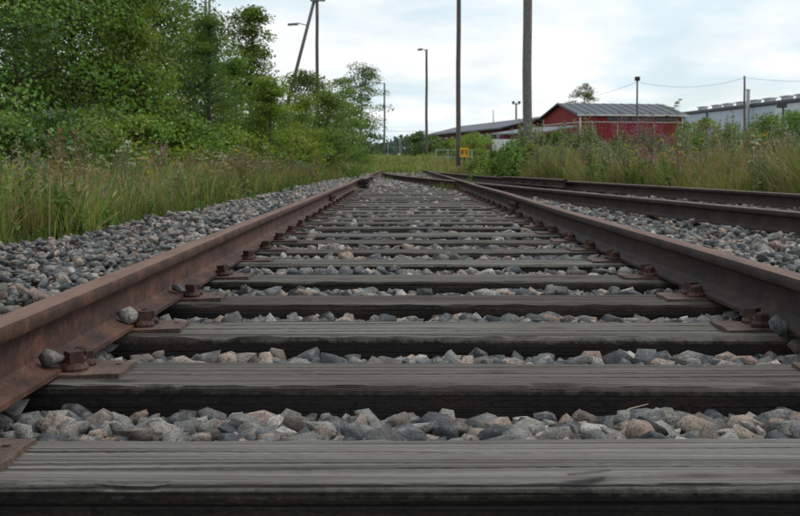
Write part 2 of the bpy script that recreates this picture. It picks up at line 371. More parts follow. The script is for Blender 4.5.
# drop stones one by one onto a height grid
CELL, GX0, GY0 = .013, -2.9, 1.0
GW, GH = int(8.4/CELL), int(19.2/CELL)
H = np.array([[want(GX0+(i+.5)*CELL*4, GY0+(j+.5)*CELL*4)-.05 for i in range(GW//4+1)] for j in range(GH//4+1)])
H = np.repeat(np.repeat(H, 4, 0), 4, 1)[:GH, :GW].copy()
for a, b_ in edges:
    if b_ < 20:
        H[max(0, int((a-GY0)/CELL)):int((b_-GY0)/CELL), int((-1.23-GX0)/CELL):int((1.47-GX0)/CELL)] = 0
r2f = lambda y: XL+turn(y); r3f = lambda y: XR+turn(y)
def blocked(x, y, r):
    m_ = .048+r*.55
    if abs(x-XL) < m_ or abs(x-XR) < m_: return True
    if abs(x-r2f(y)) < m_ or abs(x-r3f(y)) < m_: return True
    return False
S = []                                          # x, y, z, a, b, c, near
def drop(x, y, a, b_, c, force=False):
    r = (a+b_)/2
    bl = not force and blocked(x, y, max(a, b_))
    if bl and not XL-.05 < x < XR+.05: return False
    if not force and XL < x < XR and y < 13:
        for e0, e1 in edges:
            if e0-r*.5 < y < e1+r*.5:
                if random.random() < (1.1 if y < 2.8 else .99 if y < 5 else .96 if y < 9 else .90): return False
                if e0-r*.5 < y < e0+r or e1-r < y < e1+r*.5: return False
                break
    if not force and XL < x < XR and y < edges[0][0]-.01 and random.random() < .9: return False
    i, j = int((x-GX0)/CELL), int((y-GY0)/CELL); k = max(1, int(r*.85/CELL))
    if i-k < 0 or j-k < 0 or i+k+1 > GW or j+k+1 > GH: return False
    P = H[j-k:j+k+1, i-k:i+k+1]
    yy, xx = np.ogrid[-k:k+1, -k:k+1]; d2 = (xx*xx+yy*yy)/float((k+.3)**2); msk = d2 <= 1
    z0 = .55*P[msk].mean()+.45*P[msk].max()
    if not force and z0 > want(x, y)+(.002 if XL < x < XR else .014) and (z0 > .012 or XL < x < XR): return False
    zc = z0+c*.72
    if bl and zc+c*.95 > .004: return False
    P[msk] = np.maximum(P[msk], (zc+c*.85*np.sqrt(np.maximum(0, 1-d2)))[msk])
    S.append((x, y, zc, a, b_, c)); return True
def ssize(mean):
    L = min(.035, max(.45*mean, random.lognormvariate(math.log(mean), .34)))
    return L, L*random.uniform(.55, .95), L*random.uniform(.36, .70)
def halfw(y): return .34*y+.15
for y0, y1, dens, mean in ((1.15, 3.2, 5000, .0205), (3.2, 6, 3000, .021), (6, 10, 1400, .0235), (10, 14, 700, .026), (14, 20, 480, .029)):
    yy = y0
    A = (y1-y0)*6.5
    for _ in range(int(A*dens)):
        y = random.uniform(y0, y1); x = random.uniform(-2.75, min(5.3, r3f(y)+.7))
        if abs(x) > halfw(y): continue
        drop(x, y, *ssize(mean*(.74 if x < XL else 1)))
# a few single stones seen lying by the fastenings and on the sleepers
special = []
for dz, a, dx in ((s_c[1], .022, .046), (s_c[2], .026, .047), (s_c[3], .020, .046)):
    special.append((XL+dx, dz-.066, .037, a, a*.8, a*.72))
special.append((XR-.078, s_c[2]-.165, .030, .030, .016, .021))
n_norm = len(S)
arr = np.array(S+special); ns = len(arr)
RM = rotm(ns)
# which ones show largest: these become single stones
gi = ((arr[:, 0]-GX0)/CELL).astype(int); gj = ((arr[:, 1]-GY0)/CELL).astype(int)
top = arr[:, 2]+arr[:, 5]*.7 >= H[gj, gi]-.010
top[n_norm:] = True
inview = (np.abs(arr[:, 0]) < arr[:, 1]*.326) & (arr[:, 1] > 1.75)
# hidden behind a sleeper's rear top edge or a rail?
ang = (arr[:, 2]+arr[:, 5]*.5-CAM_Z)/arr[:, 1]
vis = np.ones(ns, bool)
for q in range(ns):
    x, y = arr[q, 0], arr[q, 1]
    if XL < x < XR:
        for e0, e1 in edges:
            if e1 <= y and (0-CAM_Z)/e1 > ang[q]: vis[q] = False
            if e1 > y: break
score = np.where(top & inview & vis, np.sqrt(arr[:, 3]*arr[:, 4])/arr[:, 1], 0); score[n_norm:] = 9
single = set(np.argsort(-score)[:296].tolist())
protos_me = [np_mesh('stone', V, Fc, M['stone']) for V, Fc in bmv]
for q in sorted(single):
    o = link('stone', protos_me[q % len(protos_me)], ballast)
    x, y, z, a, b_, c = arr[q]
    o.matrix_world = Matrix.Translation((x, y, z)) @ Matrix(RM[q].tolist()).to_4x4() @ Matrix.Diagonal((a, b_, c, 1))
# far stones, scattered
fs = []
for y0, y1, n_ in ((19.9, 28, 9000), (28, 47, 9000), (47, 57, 2500)):
    for _ in range(n_):
        y = random.uniform(y0, y1); x = random.uniform(-2.4, r3f(y)+.5)
        if blocked(x, y, .03): continue
        a, b_, c = ssize(.038); fs.append((x, y, max(want(x, y), .0 if XL < x < XR else -.2)+random.uniform(-.02, .008)+(max(0, float(ground_z(0, y))-float(ground_z(0, 44)))+.01 if y > 45 else 0), a, b_, c))
fs = np.array(fs); RF = rotm(len(fs))
def merge_stones(name, A, RMx, sel, protos):
    Vs, Fs, Cs = [], [], []; base = 0
    sel = np.asarray(sel); pid = rng.integers(0, len(protos), len(sel))
    for p, (V, Fc) in enumerate(protos):
        s = sel[pid == p]
        if not len(s): continue
        pts = np.einsum('nij,nvj->nvi', RMx[s], V[None]*A[s][:, None, 3:6])+A[s][:, None, 0:3]
        Vs.append(pts.reshape(-1, 3)); Fs.append((Fc[None]+(base+np.arange(len(s))*len(V))[:, None, None]).reshape(-1, 3)); base += len(s)*len(V)
        Cs.append(np.repeat(rng.uniform(0, 1, len(s)), len(V)))
    me = np_mesh(name, np.concatenate(Vs), np.concatenate(Fs), M['stone'])
    a = me.attributes.new('stone_rand', 'FLOAT', 'POINT'); a.data.foreach_set('value', np.concatenate(Cs).astype(np.float32))
    return me
rest = np.array([q for q in range(ns) if q not in single])
for nm, selr, A, RMx, pr in (('loose_stones', rest[arr[rest, 1] < 5.5], arr, RM, bmv), ('loose_stones', rest[arr[rest, 1] >= 5.5], arr, RM, bms), ('loose_stones', np.arange(len(fs)), fs, RF, bmt)):
    tag(link(nm, merge_stones(nm, A, RMx, selr, pr), ballast), 'crushed grey and pink granite filling the track bed', kind='stuff')

# ------------------------------------------------------------------ sleepers with their plates
def timber_mesh(L, w, h, seed, nu, hi):
    r = random.Random(seed)
    # profile across the top: (v, z); cracks are thin notches
    crk = sorted(r.uniform(-.42, .42) for _ in range(5 if hi else 1))
    vs_ = set(np.linspace(-.46, .46, 13 if hi else 5).tolist())
    depth = {}
    for c_ in crk:
        e = .006 if hi else .012
        for d_, k in ((-e, 0), (0, 1), (e, 0)): vs_.add(c_+d_); depth[c_+d_] = (k, c_)
    prof = [(-.5, -1, 0), (-.5, -.35, 0), (-.499, -.08, 0), (-.485, -.025, 0)]+[(v, 0, depth.get(v, (0, 0))[0]) for v in sorted(vs_)]+[(.485, -.025, 0), (.499, -.08, 0), (.5, -.35, 0), (.5, -1, 0)]
    V, Fs = [], []; n = len(prof)
    ph = [r.uniform(0, 6) for _ in range(8)]
    for i in range(nu+1):
        u = -L/2+L*i/nu
        bow = .004*math.sin(u*1.3+ph[0])
        for j, (v, z, k) in enumerate(prof):
            wob = .002*math.sin(u*3.1+ph[1]+v*3)+(r.uniform(-.0004, .0004) if hi else 0)
            zz = z*h if z < 0 else .002*math.sin(u*3+ph[2]+v*9)+.001*math.sin(u*5+v*21+ph[3])+(r.uniform(-.0004, .0004) if hi else 0)
            if z == 0 and abs(v) > .4: zz -= (abs(v)-.4)*.05*(.5+.35*math.sin(u*7+ph[4]))
            zz -= k*(.022 if hi else .012)*max(0, .45+.75*math.sin(u*1.7+ph[5]+v*12))
            if z == -.025: zz += (.0012*math.sin(u*23+ph[6])+.0012*math.sin(u*61+ph[7])-.012*max(0, math.sin(u*9.1+ph[3])-.9)*8) if hi else 0
            V.append((u, v*w+wob+(bow if abs(v) < .49 else 0), zz))
    for i in range(nu):
        for j in range(n-1): Fs.append((i*n+j, (i+1)*n+j, (i+1)*n+j+1, i*n+j+1))
        Fs.append((i*n+n-1, (i+1)*n+n-1, (i+1)*n, i*n))
    Fs += [tuple(range(n)), tuple(nu*n+j for j in range(n))[::-1]]
    me = bpy.data.meshes.new('sleeper'); me.from_pydata(V, [], Fs); me.update(); me.materials.append(M['timber']); return me
def plate_mesh():
    # plan: x across the track (0 = under the rail), y along the sleeper's width; two square holes on the inner side
    xs = [-.095, .085, .097, .135, .147, .166]; ys = [-.08, -.032, -.020, .020, .032, .08]
    holes = {(1, 1), (3, 3)}; bmv_ = bmesh.new(); g = [[bmv_.verts.new((x, y, PLATE_T)) for x in xs] for y in ys]
    for j in range(5):
        for i in range(5):
            if (i, j) in holes: continue
            bmv_.faces.new((g[j][i], g[j][i+1], g[j+1][i+1], g[j+1][i]))
    geo = bmesh.ops.extrude_face_region(bmv_, geom=list(bmv_.faces))
    for v in geo['geom']:
        if isinstance(v, bmesh.types.BMVert): v.co.z = -.003
    bmesh.ops.recalc_face_normals(bmv_, faces=bmv_.faces)
    for v in bmv_.verts:
        if v.co.z > 0: v.co.z += .0015*math.sin(v.co.x*40+v.co.y*60)
    me = bpy.data.meshes.new('baseplate'); bmv_.to_mesh(me); bmv_.free(); me.materials.append(M['plate']); return me
def bolt_mesh(sq=True):
    b = MB(); b.lathe((0, 0, 0), [(.025, 0), (.026, .007), (.022, .013), (.014, .016)], 12)
    if sq: b.box((0, 0, .026), (.029, .027, .022), Matrix.Rotation(.4, 3, 'Z'))
    else: b.lathe((0, 0, .014), [(.018, 0), (.0185, .015), (.013, .020), (.006, .022)], 6)
    return b.mesh('screw_spike', M['bolt'])
def clip_mesh():
    b = MB()
    prof = [(.030, .0), (.030, .012), (.052, .026), (.066, .026), (.074, .018), (.074, 0)]
    V = [(x, y, z) for y in (-.022, .022) for x, z in prof]; n = len(prof)
    b.add(V, [tuple(range(n)), tuple(range(n, 2*n))[::-1]]+[(i, n+i, n+(i+1) % n, (i+1) % n) for i in range(n)])
    return b.mesh('rail_clip', M['bolt'])
ME_PLATE, ME_B1, ME_B2, ME_CLIP = plate_mesh(), bolt_mesh(True), bolt_mesh(False), clip_mesh()
low = [timber_mesh(2.7, .238, .15, 900+i, 40, False) for i in range(4)]
mids = [timber_mesh(2.7, .238, .15, 800+i, 110, True) for i in range(3)]
longs = {}
TCX = (XL+XR)/2
LBL = 'weathered grey timber sleeper bedded in the ballast of the straight track'
for k, (cy, w) in enumerate([(s_c0, .24)]+list(zip(s_c, s_wid))):
    far_long = cy > 15.5
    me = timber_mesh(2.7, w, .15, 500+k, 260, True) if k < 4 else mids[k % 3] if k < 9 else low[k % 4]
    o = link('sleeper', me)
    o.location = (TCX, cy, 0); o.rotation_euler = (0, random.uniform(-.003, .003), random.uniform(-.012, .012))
    if far_long:
        ext = min(5.6, XR+turn(cy)+.5)-(TCX-1.35); o.scale = (ext/2.7, 1, 1); o.location.x = TCX-1.35+ext/2
    tag(o, 'long weathered timber carrying both tracks under the turnout' if far_long else LBL, 'sleeper', 'turnout timbers' if far_long else 'sleepers of the straight track')
    if k == 1: o['label'] = 'broad weathered sleeper with a split along its top and a raised splinter'
    if cy > 24 or k == 0: continue
    for sgn, xr in ((1, XL), (-1, XR)):
        p = link('baseplate', ME_PLATE, o)
        jig = random.uniform(-.012, .012)
        p.matrix_parent_inverse = Matrix(); px_ = (xr-o.location.x)/o.scale.x
        p.location = (px_, jig, -.0035); p.rotation_euler = (0, 0, (0 if sgn > 0 else math.pi)+random.uniform(-.03, .03)); p.scale = (1/o.scale.x, 1, 1)
        if cy < 16:
            c_ = link('rail_clip', ME_CLIP, p); c_.location = (0.012, -.004, PLATE_T-.001)
            b1 = link('screw_spike', ME_B1, p); b1.location = (.076, -.034, PLATE_T-.001); b1.rotation_euler = (random.uniform(-.1, .1), random.uniform(-.1, .1), random.uniform(0, 3))
            b2 = link('screw_spike', ME_B2, p); b2.location = (.074, .030, PLATE_T-.001); b2.rotation_euler = (random.uniform(-.1, .1), random.uniform(-.1, .1), random.uniform(0, 3))
            b3 = link('screw_spike', ME_B1, p); b3.location = (-.074, .0, PLATE_T-.001)

# ------------------------------------------------------------------ rails
half = [(.055, 0), (.055, .009), (.040, .013), (.018, .019), (.009, .026), (.0068, .040), (.0068, .074), (.010, .083), (.026, .090), (.0285, .095), (.0288, .110), (.026, .1165), (.019, .1192), (.008, RAIL_H)]
PROF = [(x, z) for x, z in half]+[(-x, z) for x, z in reversed(half)]
def rail_mesh(path, z0, m_):
    pts = [Vector((x, y, 0)) for x, y in path]; V, Fs = [], []; n = len(PROF)
    for i, p in enumerate(pts):
        t_ = (pts[min(i+1, len(pts)-1)]-pts[max(i-1, 0)]).normalized(); sd_ = Vector((t_.y, -t_.x, 0))
        dz = .0022*math.sin(p.y*.9+p.x*5)
        V += [p+sd_*x+Vector((0, 0, z0+z+dz)) for x, z in PROF]
    for i in range(len(pts)-1):
        for j in range(n): Fs.append((i*n+j, i*n+(j+1) % n, (i+1)*n+(j+1) % n, (i+1)*n+j))
    Fs += [tuple(range(n))[::-1], tuple((len(pts)-1)*n+j for j in range(n))]
    me = bpy.data.meshes.new('rail'); me.from_pydata(V, [], Fs); me.update()
    me.polygons.foreach_set('use_smooth', [len(p.vertices) == 4 for p in me.polygons])
    me.materials.append(m_); me.set_sharp_from_angle(angle=R(38)); return me
def path(f, y0, y1, step=.4): return [(f(y), y) for y in np.arange(y0, y1+step/2, step)]
Z0 = PLATE_T-.0030
YE = 47
def lift_far(me):                               # rails follow the rise of the ground beyond the turnout
    for v in me.vertices:
        if v.co.y > 45: v.co.z += max(0, float(ground_z(0, v.co.y))-float(ground_z(0, 44)))
    return me
wob = lambda y: .004*math.sin(y*.55)
tag(link('rail', lift_far(rail_mesh(path(lambda y: XL+wob(y), -1.5, YE), Z0, M['rail']))), 'rusty brown running rail beside the stone shoulder and grassy bank', 'rail')
tag(link('rail', rail_mesh(path(lambda y: XR+wob(y+3), -1.5, 37), Z0, M['shaded_rail'])), 'rusty straight rail lying between the sleepers and the diverging siding', 'rail')
tag(link('rail', rail_mesh(path(lambda y: XL+turn(y), -1, 16.3), Z0-.004, M['old_rail'])), 'dark rusty inner rail of the siding, left of the weedy side', 'rail')
tag(link('rail', rail_mesh(path(lambda y: XL+turn(y), 17.9, 34), Z0-.004, M['old_rail'])), 'curved closure rail crossing between both straight rails at the turnout', 'rail')
tag(link('rail', lift_far(rail_mesh(path(lambda y: XR+turn(y), -1, YE), Z0-.002, M['old_rail']))), 'dark rusty outer rail of the siding along the tall weeds', 'rail')
def flare(f, y0, y1): return lambda y: f(y)+.05*float(sm(y0+.9, y0, y)+sm(y1-.9, y1, y))
f1 = flare(lambda y: XL+.105, 18.3, 23); f2 = flare(lambda y: -(XR+turn(y)-.105), 17.2, 21.5)
me = rail_mesh(path(f1, 18.3, 23, .2), Z0+.016, M['old_rail']); chk = tag(link('check_rail', me), 'short flared check rail bolted inside the rail by the grassy bank', 'check rail')
me = rail_mesh(path(lambda y: -f2(y), 17.2, 21.5, .2), Z0+.022, M['old_rail']); chk2 = tag(link('check_rail', me), 'short flared check rail bolted inside the siding rail by the weeds', 'check rail')
for cr_, f_, sg in ((chk, f1, -1), (chk2, lambda y: -f2(y), 1)):
    for y in np.arange(18.6, 21.3, .75):
        MB().box((f_(y)+sg*.05, y, .075), (.075, .10, .06)).tube([(f_(y)-sg*.045, y, .075), (f_(y)+sg*.01, y, .075)], .02, 6).build('spacer_block', M['bolt'], cr_)
# fishplate joints
def joint(x, y, sg, lbl):
    root = tag(empty('fishplate_joint', (x, y, Z0)), lbl, 'rail joint')
    for s_ in (-1, 1):
        MB().box((s_*.020, 0, .052), (.022, .46, .050), Matrix.Rotation(0, 3, 'X')).build('fishplate', M['bolt'], root)
        for k in (-.17, -.06, .06, .17):
            MB().tube([(s_*.03, k, .052), (s_*.05, k, .052)], .015, 6).build('bolt', M['bolt'], root)
joint(XL+wob(11.6), 11.6, 1, 'bolted fishplate joint on the rail by the grassy bank')
joint(XR+wob(12.6), 9.6, 1, 'bolted fishplate joint on the straight rail beside the siding')

# dry stalk lying on the stones, splinter on the first sleeper
p0 = at(612, 418, 2.06); p1 = at(648, 404, 2.10)
tag(MB().tube([p0, (p0+p1)/2+Vector((0, 0, .004)), p1], [.0022, .0018, .001], 5).build('dry_stalk', simple('straw', (.30, .26, .19), .8)), 'thin pale dry stalk lying on the stones between two sleepers', 'stalk')
tag(MB().add([at(565, 473, 1.47), at(612, 471, 1.475), at(610, 469.5, 1.49), at(570, 476, 1.45), at(590, 474, 1.455)], [(0, 1, 2), (0, 3, 4, 1)]).build('splinter', M['timber']), 'loose thin splinter lying on the split sleeper', 'splinter')

# ------------------------------------------------------------------ buildings beyond the weeds
def quad_wall(mb, a, b, z0, z1): mb.add([(a.x, a.y, z0), (b.x, b.y, z0), (b.x, b.y, z1), (a.x, a.y, z1)], [(0, 1, 2, 3)])
def shed(name, A, th, Lx, Wy, zb, ze, zr, lbl, wall_m, roof_m, over=.45, board=.28):
    """gabled shed: front-left corner A, long front along th; boards are parts"""
    root = tag(empty(name, (A[0], A[1], zb), th), lbl, 'building')
    he, hr = ze-zb, zr-zb
    w = MB()
    V = [(0, 0, 0), (Lx, 0, 0), (Lx, Wy, 0), (0, Wy, 0), (0, 0, he), (Lx, 0, he), (Lx, Wy, he), (0, Wy, he), (0, Wy/2, hr), (Lx, Wy/2, hr)]
    w.add(V, [(0, 1, 5, 4), (2, 3, 7, 6), (3, 0, 4, 8, 7), (1, 2, 6, 9, 5), (0, 3, 2, 1)])
    wall = w.build('wall', wall_m, root)
    r_ = MB(); t_ = .12; sl_ = (hr-he)/(Wy/2); o = over
    for sy in (0, 1):
        y0 = -o if sy == 0 else Wy+o; z0 = he-o*sl_+.03
        a = [(-o, y0, z0), (Lx+o, y0, z0), (Lx+o, Wy/2, hr+.03), (-o, Wy/2, hr+.03)]
        up = [(x, y, z+t_) for x, y, z in a]
        r_.add(a+up, [(0, 1, 2, 3), (7, 6, 5, 4), (0, 4, 5, 1), (1, 5, 6, 2), (2, 6, 7, 3), (3, 7, 4, 0)])
    roof = r_.build('roof', roof_m, root)
    k = 0
    while k*.9 < Lx+2*o:                        # standing seams
        s = MB()
        x = -o+.02+k*.9
        s.add([(x, -o, he-o*sl_+.15), (x+.05, -o, he-o*sl_+.15), (x+.05, Wy/2, hr+.15), (x, Wy/2, hr+.15), (x, -o, he-o*sl_+.20), (x+.05, -o, he-o*sl_+.20), (x+.05, Wy/2, hr+.20), (x, Wy/2, hr+.20)],
              [(4, 5, 6, 7), (0, 4, 7, 3), (1, 2, 6, 5), (0, 1, 5, 4)])
        s.build('roof_seam', roof_m, roof); k += 1
    return root, he, hr, wall, roof
zgb = float(ground_z(18, 112))
A = at(580.6, 115, 110)
root, he, hr, wall, roof = shed('red_shed', (A.x, A.y), R(11), 9.7, 10.8, zgb-.3, A.z, A.z+1.15, 'red boarded shed with white trim and grey gabled roof behind the weeds', M['red_board'], M['roof_sheet'])
n_b = int(9.7/.32)
for k in range(n_b): MB().box((.16+k*.32, -.018, (he-.75)/2), (.26, .03, he-.75)).build('board', M['red_board'], wall)
for k in range(int(10.8/.36)):
    y_ = .18+k*.36; top_ = he+(hr-he)*(1-abs(y_-5.4)/5.4)-.1
    MB().box((-.018, y_, top_/2), (.03, .30, top_)).build('board', M['red_board'], wall)
MB().box((-.03, -.03, he/2-.05), (.13, .13, he-.12)).build('corner_board', M['white_paint'], root)
MB().box((9.73, -.03, he/2-.05), (.13, .13, he-.12)).build('corner_board', M['white_paint'], root)
MB().box((-.06, 10.75, he/2-.05), (.13, .13, he-.12)).build('corner_board', M['white_paint'], root)
MB().box((4.85, -.055, he-.62), (9.5, .05, .065)).build('trim_board', M['white_paint'], root)
MB().box((-.055, 5.4, he-.62), (.05, 10.5, .065)).build('trim_board', M['white_paint'], root)
MB().box((4.85, -.47, he-.02), (10.6, .05, .13)).build('fascia', M['white_paint'], root)
for k in range(6):
    w_ = MB().box((3.0+k*1.15, -.03, he-.36), (1.0, .03, .34)).build('window', M['glass'], root)
for x_ in (3.5, 7.0): MB().box((x_, -.06, he/2-.35), (.06, .05, he-.75)).build('batten', M['white_paint'], root)

# long low store running away to the left
B1 = at(548, 117.6, 122); B0 = at(462, 128.0, 156)
dv = B0-B1; L_ = math.hypot(dv.x, dv.y); th = math.atan2(dv.y, dv.x)
zg2 = float(ground_z(14, 140))-.3
root2 = tag(empty('red_store', (B1.x, B1.y, zg2), th), 'long low dark red store with grey roof next to the red shed', 'building')
hE = B1.z-zg2-1.1; hR = B1.z-zg2; Wd = 9.0
hw2 = Wd/2
MB().add([(0, hw2, 0), (L_, hw2, 0), (L_, -hw2, 0), (0, -hw2, 0), (0, hw2, hE), (L_, hw2, hE), (L_, -hw2, hE), (0, -hw2, hE), (0, 0, hR), (L_, 0, hR)],
         [(0, 1, 5, 4), (2, 3, 7, 6), (3, 0, 4, 8, 7), (1, 2, 6, 9, 5)]).build('wall', M['dark_red'], root2)
rf = MB()
for y0 in (hw2+.5, -hw2-.5):
    a = [(-.5, y0, hE-.05), (L_+.6, y0, hE-.05), (L_+.6, 0, hR+.05), (-.5, 0, hR+.05)]
    rf.add(a+[(x, y, z+.14) for x, y, z in a], [(0, 1, 2, 3), (7, 6, 5, 4), (0, 4, 5, 1), (1, 5, 6, 2), (2, 6, 7, 3), (3, 7, 4, 0)])
rf2 = rf.build('roof', M['roof_sheet'], root2)
for x_ in np.arange(2, L_-1, 3.2): MB().box((x_, hw2+.03, hE-.9), (1.4, .06, .7)).build('window', M['glass'], root2); MB().box((x_, hw2+.02, hE-.48), (1.6, .05, .1)).build('lintel', M['white_paint'], root2)
MB().box((L_+.04, 0, hE-.2), (.06, Wd, .14)).build('trim_board', M['white_paint'], root2)
# lean-to with pale roof in front of it
c0 = at(494, 134, 112); c1 = at(541, 131.5, 106); zg3 = float(ground_z(12, 108))-.2
lt = tag(empty('lean_to', (c0.x, c0.y, zg3), math.atan2(c1.y-c0.y, c1.x-c0.x)), 'open lean-to with pale sheet roof in front of the long store', 'shelter')
l3 = math.hypot(c1.x-c0.x, c1.y-c0.y); h3 = c0.z-zg3
MB().add([(-.3, -.3, h3-.1), (l3+.3, -.3, h3-.1), (l3+.3, 4, h3+.55), (-.3, 4, h3+.55), (-.3, -.3, h3), (l3+.3, -.3, h3), (l3+.3, 4, h3+.65), (-.3, 4, h3+.65)],
         [(0, 1, 2, 3), (7, 6, 5, 4), (0, 4, 5, 1), (1, 5, 6, 2), (2, 6, 7, 3), (3, 7, 4, 0)]).build('roof', M['roof_light'], lt)
for x_ in (.1, l3/2, l3-.1): MB().box((x_, 0, (h3-.1)/2), (.14, .14, h3-.1)).build('post', M['pole_wood'], lt)
MB().box((l3/2, 3.7, h3/2), (l3, .1, h3)).build('back_wall', M['dark_red'], lt)
# white trailer parked by it
tp = at(497, 140, 104); zt = float(ground_z(tp.x, 104))
tr = tag(empty('trailer', (tp.x, tp.y, zt), .06), 'white box trailer parked under the eaves of the lean-to', 'trailer')
MB().box((.75, 0, (tp.z-zt)/2+.3), (2.1, 1.8, tp.z-zt-.5)).build('box_body', M['white_paint'], tr)
for x_ in (.2, 1.3): MB().tube([(x_, -.95, .35), (x_, -.75, .35)], .35, 12).build('wheel', M['black_paint'], tr)
MB().box((-.8, 0, .5), (1.1, .1, .1)).build('drawbar', M['dark_metal'], tr)

# grey warehouse to the right
W0 = at(683, 113.5, 150); W1 = at(835, 95.5, 108)
dv = W1-W0; Lw = math.hypot(dv.x, dv.y); th = math.atan2(dv.y, dv.x); zgw = float(ground_z(36, 120))-.4
wh = tag(empty('warehouse', (W0.x, W0.y, zgw), th), 'long pale grey panelled warehouse with dark roof edge and roof vents', 'building')
hw = W0.z-zgw; slope = (W1.z-W0.z)/Lw
npan = 22; px_w = Lw/npan
MB().add([(0, .05, -.2), (Lw, .05, -.2), (Lw, 18, -.2), (0, 18, -.2), (0, .05, hw), (Lw, .05, hw+slope*Lw), (Lw, 18, hw+slope*Lw), (0, 18, hw)], [(0, 1, 5, 4), (1, 2, 6, 5), (2, 3, 7, 6), (3, 0, 4, 7), (4, 5, 6, 7)]).build('core', M['grey_panel'], wh)
for k in range(npan):
    x0, x1 = k*px_w+.02, (k+1)*px_w-.02
    MB().add([(x0, 0, 0), (x1, 0, 0), (x1, 0, hw+slope*x1-.3), (x0, 0, hw+slope*x0-.3), (x0, .045, 0), (x1, .045, 0), (x1, .045, hw+slope*x1-.3), (x0, .045, hw+slope*x0-.3)], [(0, 1, 2, 3), (0, 3, 7, 4), (1, 5, 6, 2), (3, 2, 6, 7)]).build('panel', M['light_panel'] if k > 14 else M['grey_panel'], wh)
MB().add([(-.2, -.25, hw-.12), (Lw, -.25, hw+slope*Lw-.12), (Lw, -.25, hw+slope*Lw+.14), (-.2, -.25, hw+.14), (-.2, .2, hw-.28), (Lw, .2, hw+slope*Lw-.28), (Lw, .2, hw+slope*Lw+.14), (-.2, .2, hw+.14)], [(0, 1, 2, 3), (3, 2, 6, 7), (0, 4, 5, 1), (0, 3, 7, 4)]).build('roof_edge', M['dark_metal'], wh)
for px_ in (697, 711, 722, 735, 749, 763, 780, 795):
    # distance along the wall of that direction from the camera
    d_ = at(px_, 110, 100); kx = d_.x/d_.y
    u = (W0.x-kx*W0.y)/(kx*math.sin(th)-math.cos(th))
    z_ = hw+slope*u+.1
    v_ = MB().box((u, .7, z_+.15), (1.6, .6, .5)).build('roof_vent', M['galvanised'], wh)
    MB().box((u, .7, z_+.45), (2.1, .8, .10)).build('vent_hood', M['galvanised'], v_)
d_ = at(752.5, 110, 100); kx = d_.x/d_.y; u = (W0.x-kx*W0.y)/(kx*math.sin(th)-math.cos(th))
MB().tube([(u, -.5, 0), (u, -.5, hw+slope*u+1.5)], .2, 10).lathe((u, -.5, hw+slope*u+1.5), [(.24, 0), (.24, .12), (.2, .16)], 10).build('flue', M['galvanised'], wh)
for u in (.6, 9): MB().tube([(u, -.12, 0), (u, -.12, hw+slope*u-.3)], .09, 6).build('downpipe', M['dark_metal'], wh)

# ------------------------------------------------------------------ poles, lamps, wires
def pole(name, px, pxb, Y, ytop, rad, lbl, m_, cat='pole', group=None, taper=.75):
    t_ = at(px, ytop, Y); x0 = at(pxb, 163, Y).x; zb = float(ground_z(x0, Y))-.3
    root = tag(empty(name, (x0, Y, zb)), lbl, cat, group)
    n = 7; pts = [Vector((0, 0, 0)).lerp(Vector((t_.x-x0, 0, t_.z-zb)), i/n)+Vector((.012*math.sin(i*1.7+px), 0, 0))*(0 < i < n) for i in range(n+1)]
    MB().tube(pts, [rad*(1-(1-taper)*i/n) for i in range(n+1)], 12).build('post', m_, root, True)
    return root, pts[-1]
pole('utility_pole', 527.5, 527.5, 34, -95, .135, 'thick bare grey utility pole standing in the weeds before the lean-to', M['pole_grey'], taper=.9)
pole('utility_pole', 458.8, 458.3, 58, -80, .118, 'tall slim brown utility pole beside the yellow sign', M['pole_wood'], taper=.85)
def street_lamp(px, Y, ytop, lbl, armpx=-9):
    root, tp_ = pole('street_lamp', px, px, Y, ytop, .10 if Y > 100 else .105, lbl, M['pole_wood'], 'street lamp', 'street lamps along the railway')
    a_ = armpx*Y/F_PX
    MB().tube([tp_+Vector((0, 0, -.12)), tp_+Vector((a_*.4, 0, .02)), tp_+Vector((a_*.55, 0, 0))], .035, 6).build('arm', M['lamp_metal'], root)
    h_ = MB().add([(tp_.x+a_*k, tp_.y+y_, tp_.z+z_) for k, y_, z_ in ((.45, -.1, .05), (1, -.12, .0), (1, .12, .0), (.45, .1, .05), (.45, -.08, -.08), (1.0, -.1, -.09), (1.0, .1, -.09), (.45, .08, -.08), (.7, 0, .10))],
                  [(0, 1, 8), (1, 2, 8), (2, 3, 8), (3, 0, 8), (0, 4, 5, 1), (1, 5, 6, 2), (2, 6, 7, 3), (3, 7, 4, 0), (4, 7, 6, 5)]).build('lamp_head', M['lamp_metal'], root)
street_lamp(426.5, 86, 49.5, 'brown street lamp with flat head, the taller of the two by the track')
street_lamp(384.5, 118, 83, 'brown street lamp with flat head past the birch at the bank')
# strutted pole pair over the bushes, with a lamp on the strut
rt, tp_ = pole('strutted_pole', 317, 317.5, 66, -4, .10, 'brown utility pole with leaning strut and lamp above the lineside bushes', M['pole_wood'], 'pole', None, .85)
sb = at(284, 118, 66); g_ = at(272, 163, 66)
sx0 = g_.x-rt.location.x
MB().tube([(sx0, -.1, float(ground_z(g_.x, 66))-rt.location.z-.2), tp_+Vector((-.14, -.1, -.25))], [.105, .085], 10).build('strut', M['pole_wood'], rt, True)
MB().box(tp_+Vector((.05, -.2, -.28)), (.8, .07, .08)).build('crossarm', M['pole_wood'], rt)
for x_ in (-.28, .06, .40): MB().lathe(tp_+Vector((x_, -.2, -.22)), [(.03, 0), (.03, .06), (.06, .08), (.06, .16), (.03, .2)], 8).build('insulator', M['galvanised'], rt)
lp = at(289, 24.5, 66); la = Vector((lp.x-rt.location.x, -.1, lp.z-rt.location.z)); rb = at(306.5, 25.5, 66)
MB().tube([(rb.x-rt.location.x, -.1, rb.z-rt.location.z), la+Vector((.45, 0, .06))], .03, 6).build('lamp_arm', M['lamp_metal'], rt)
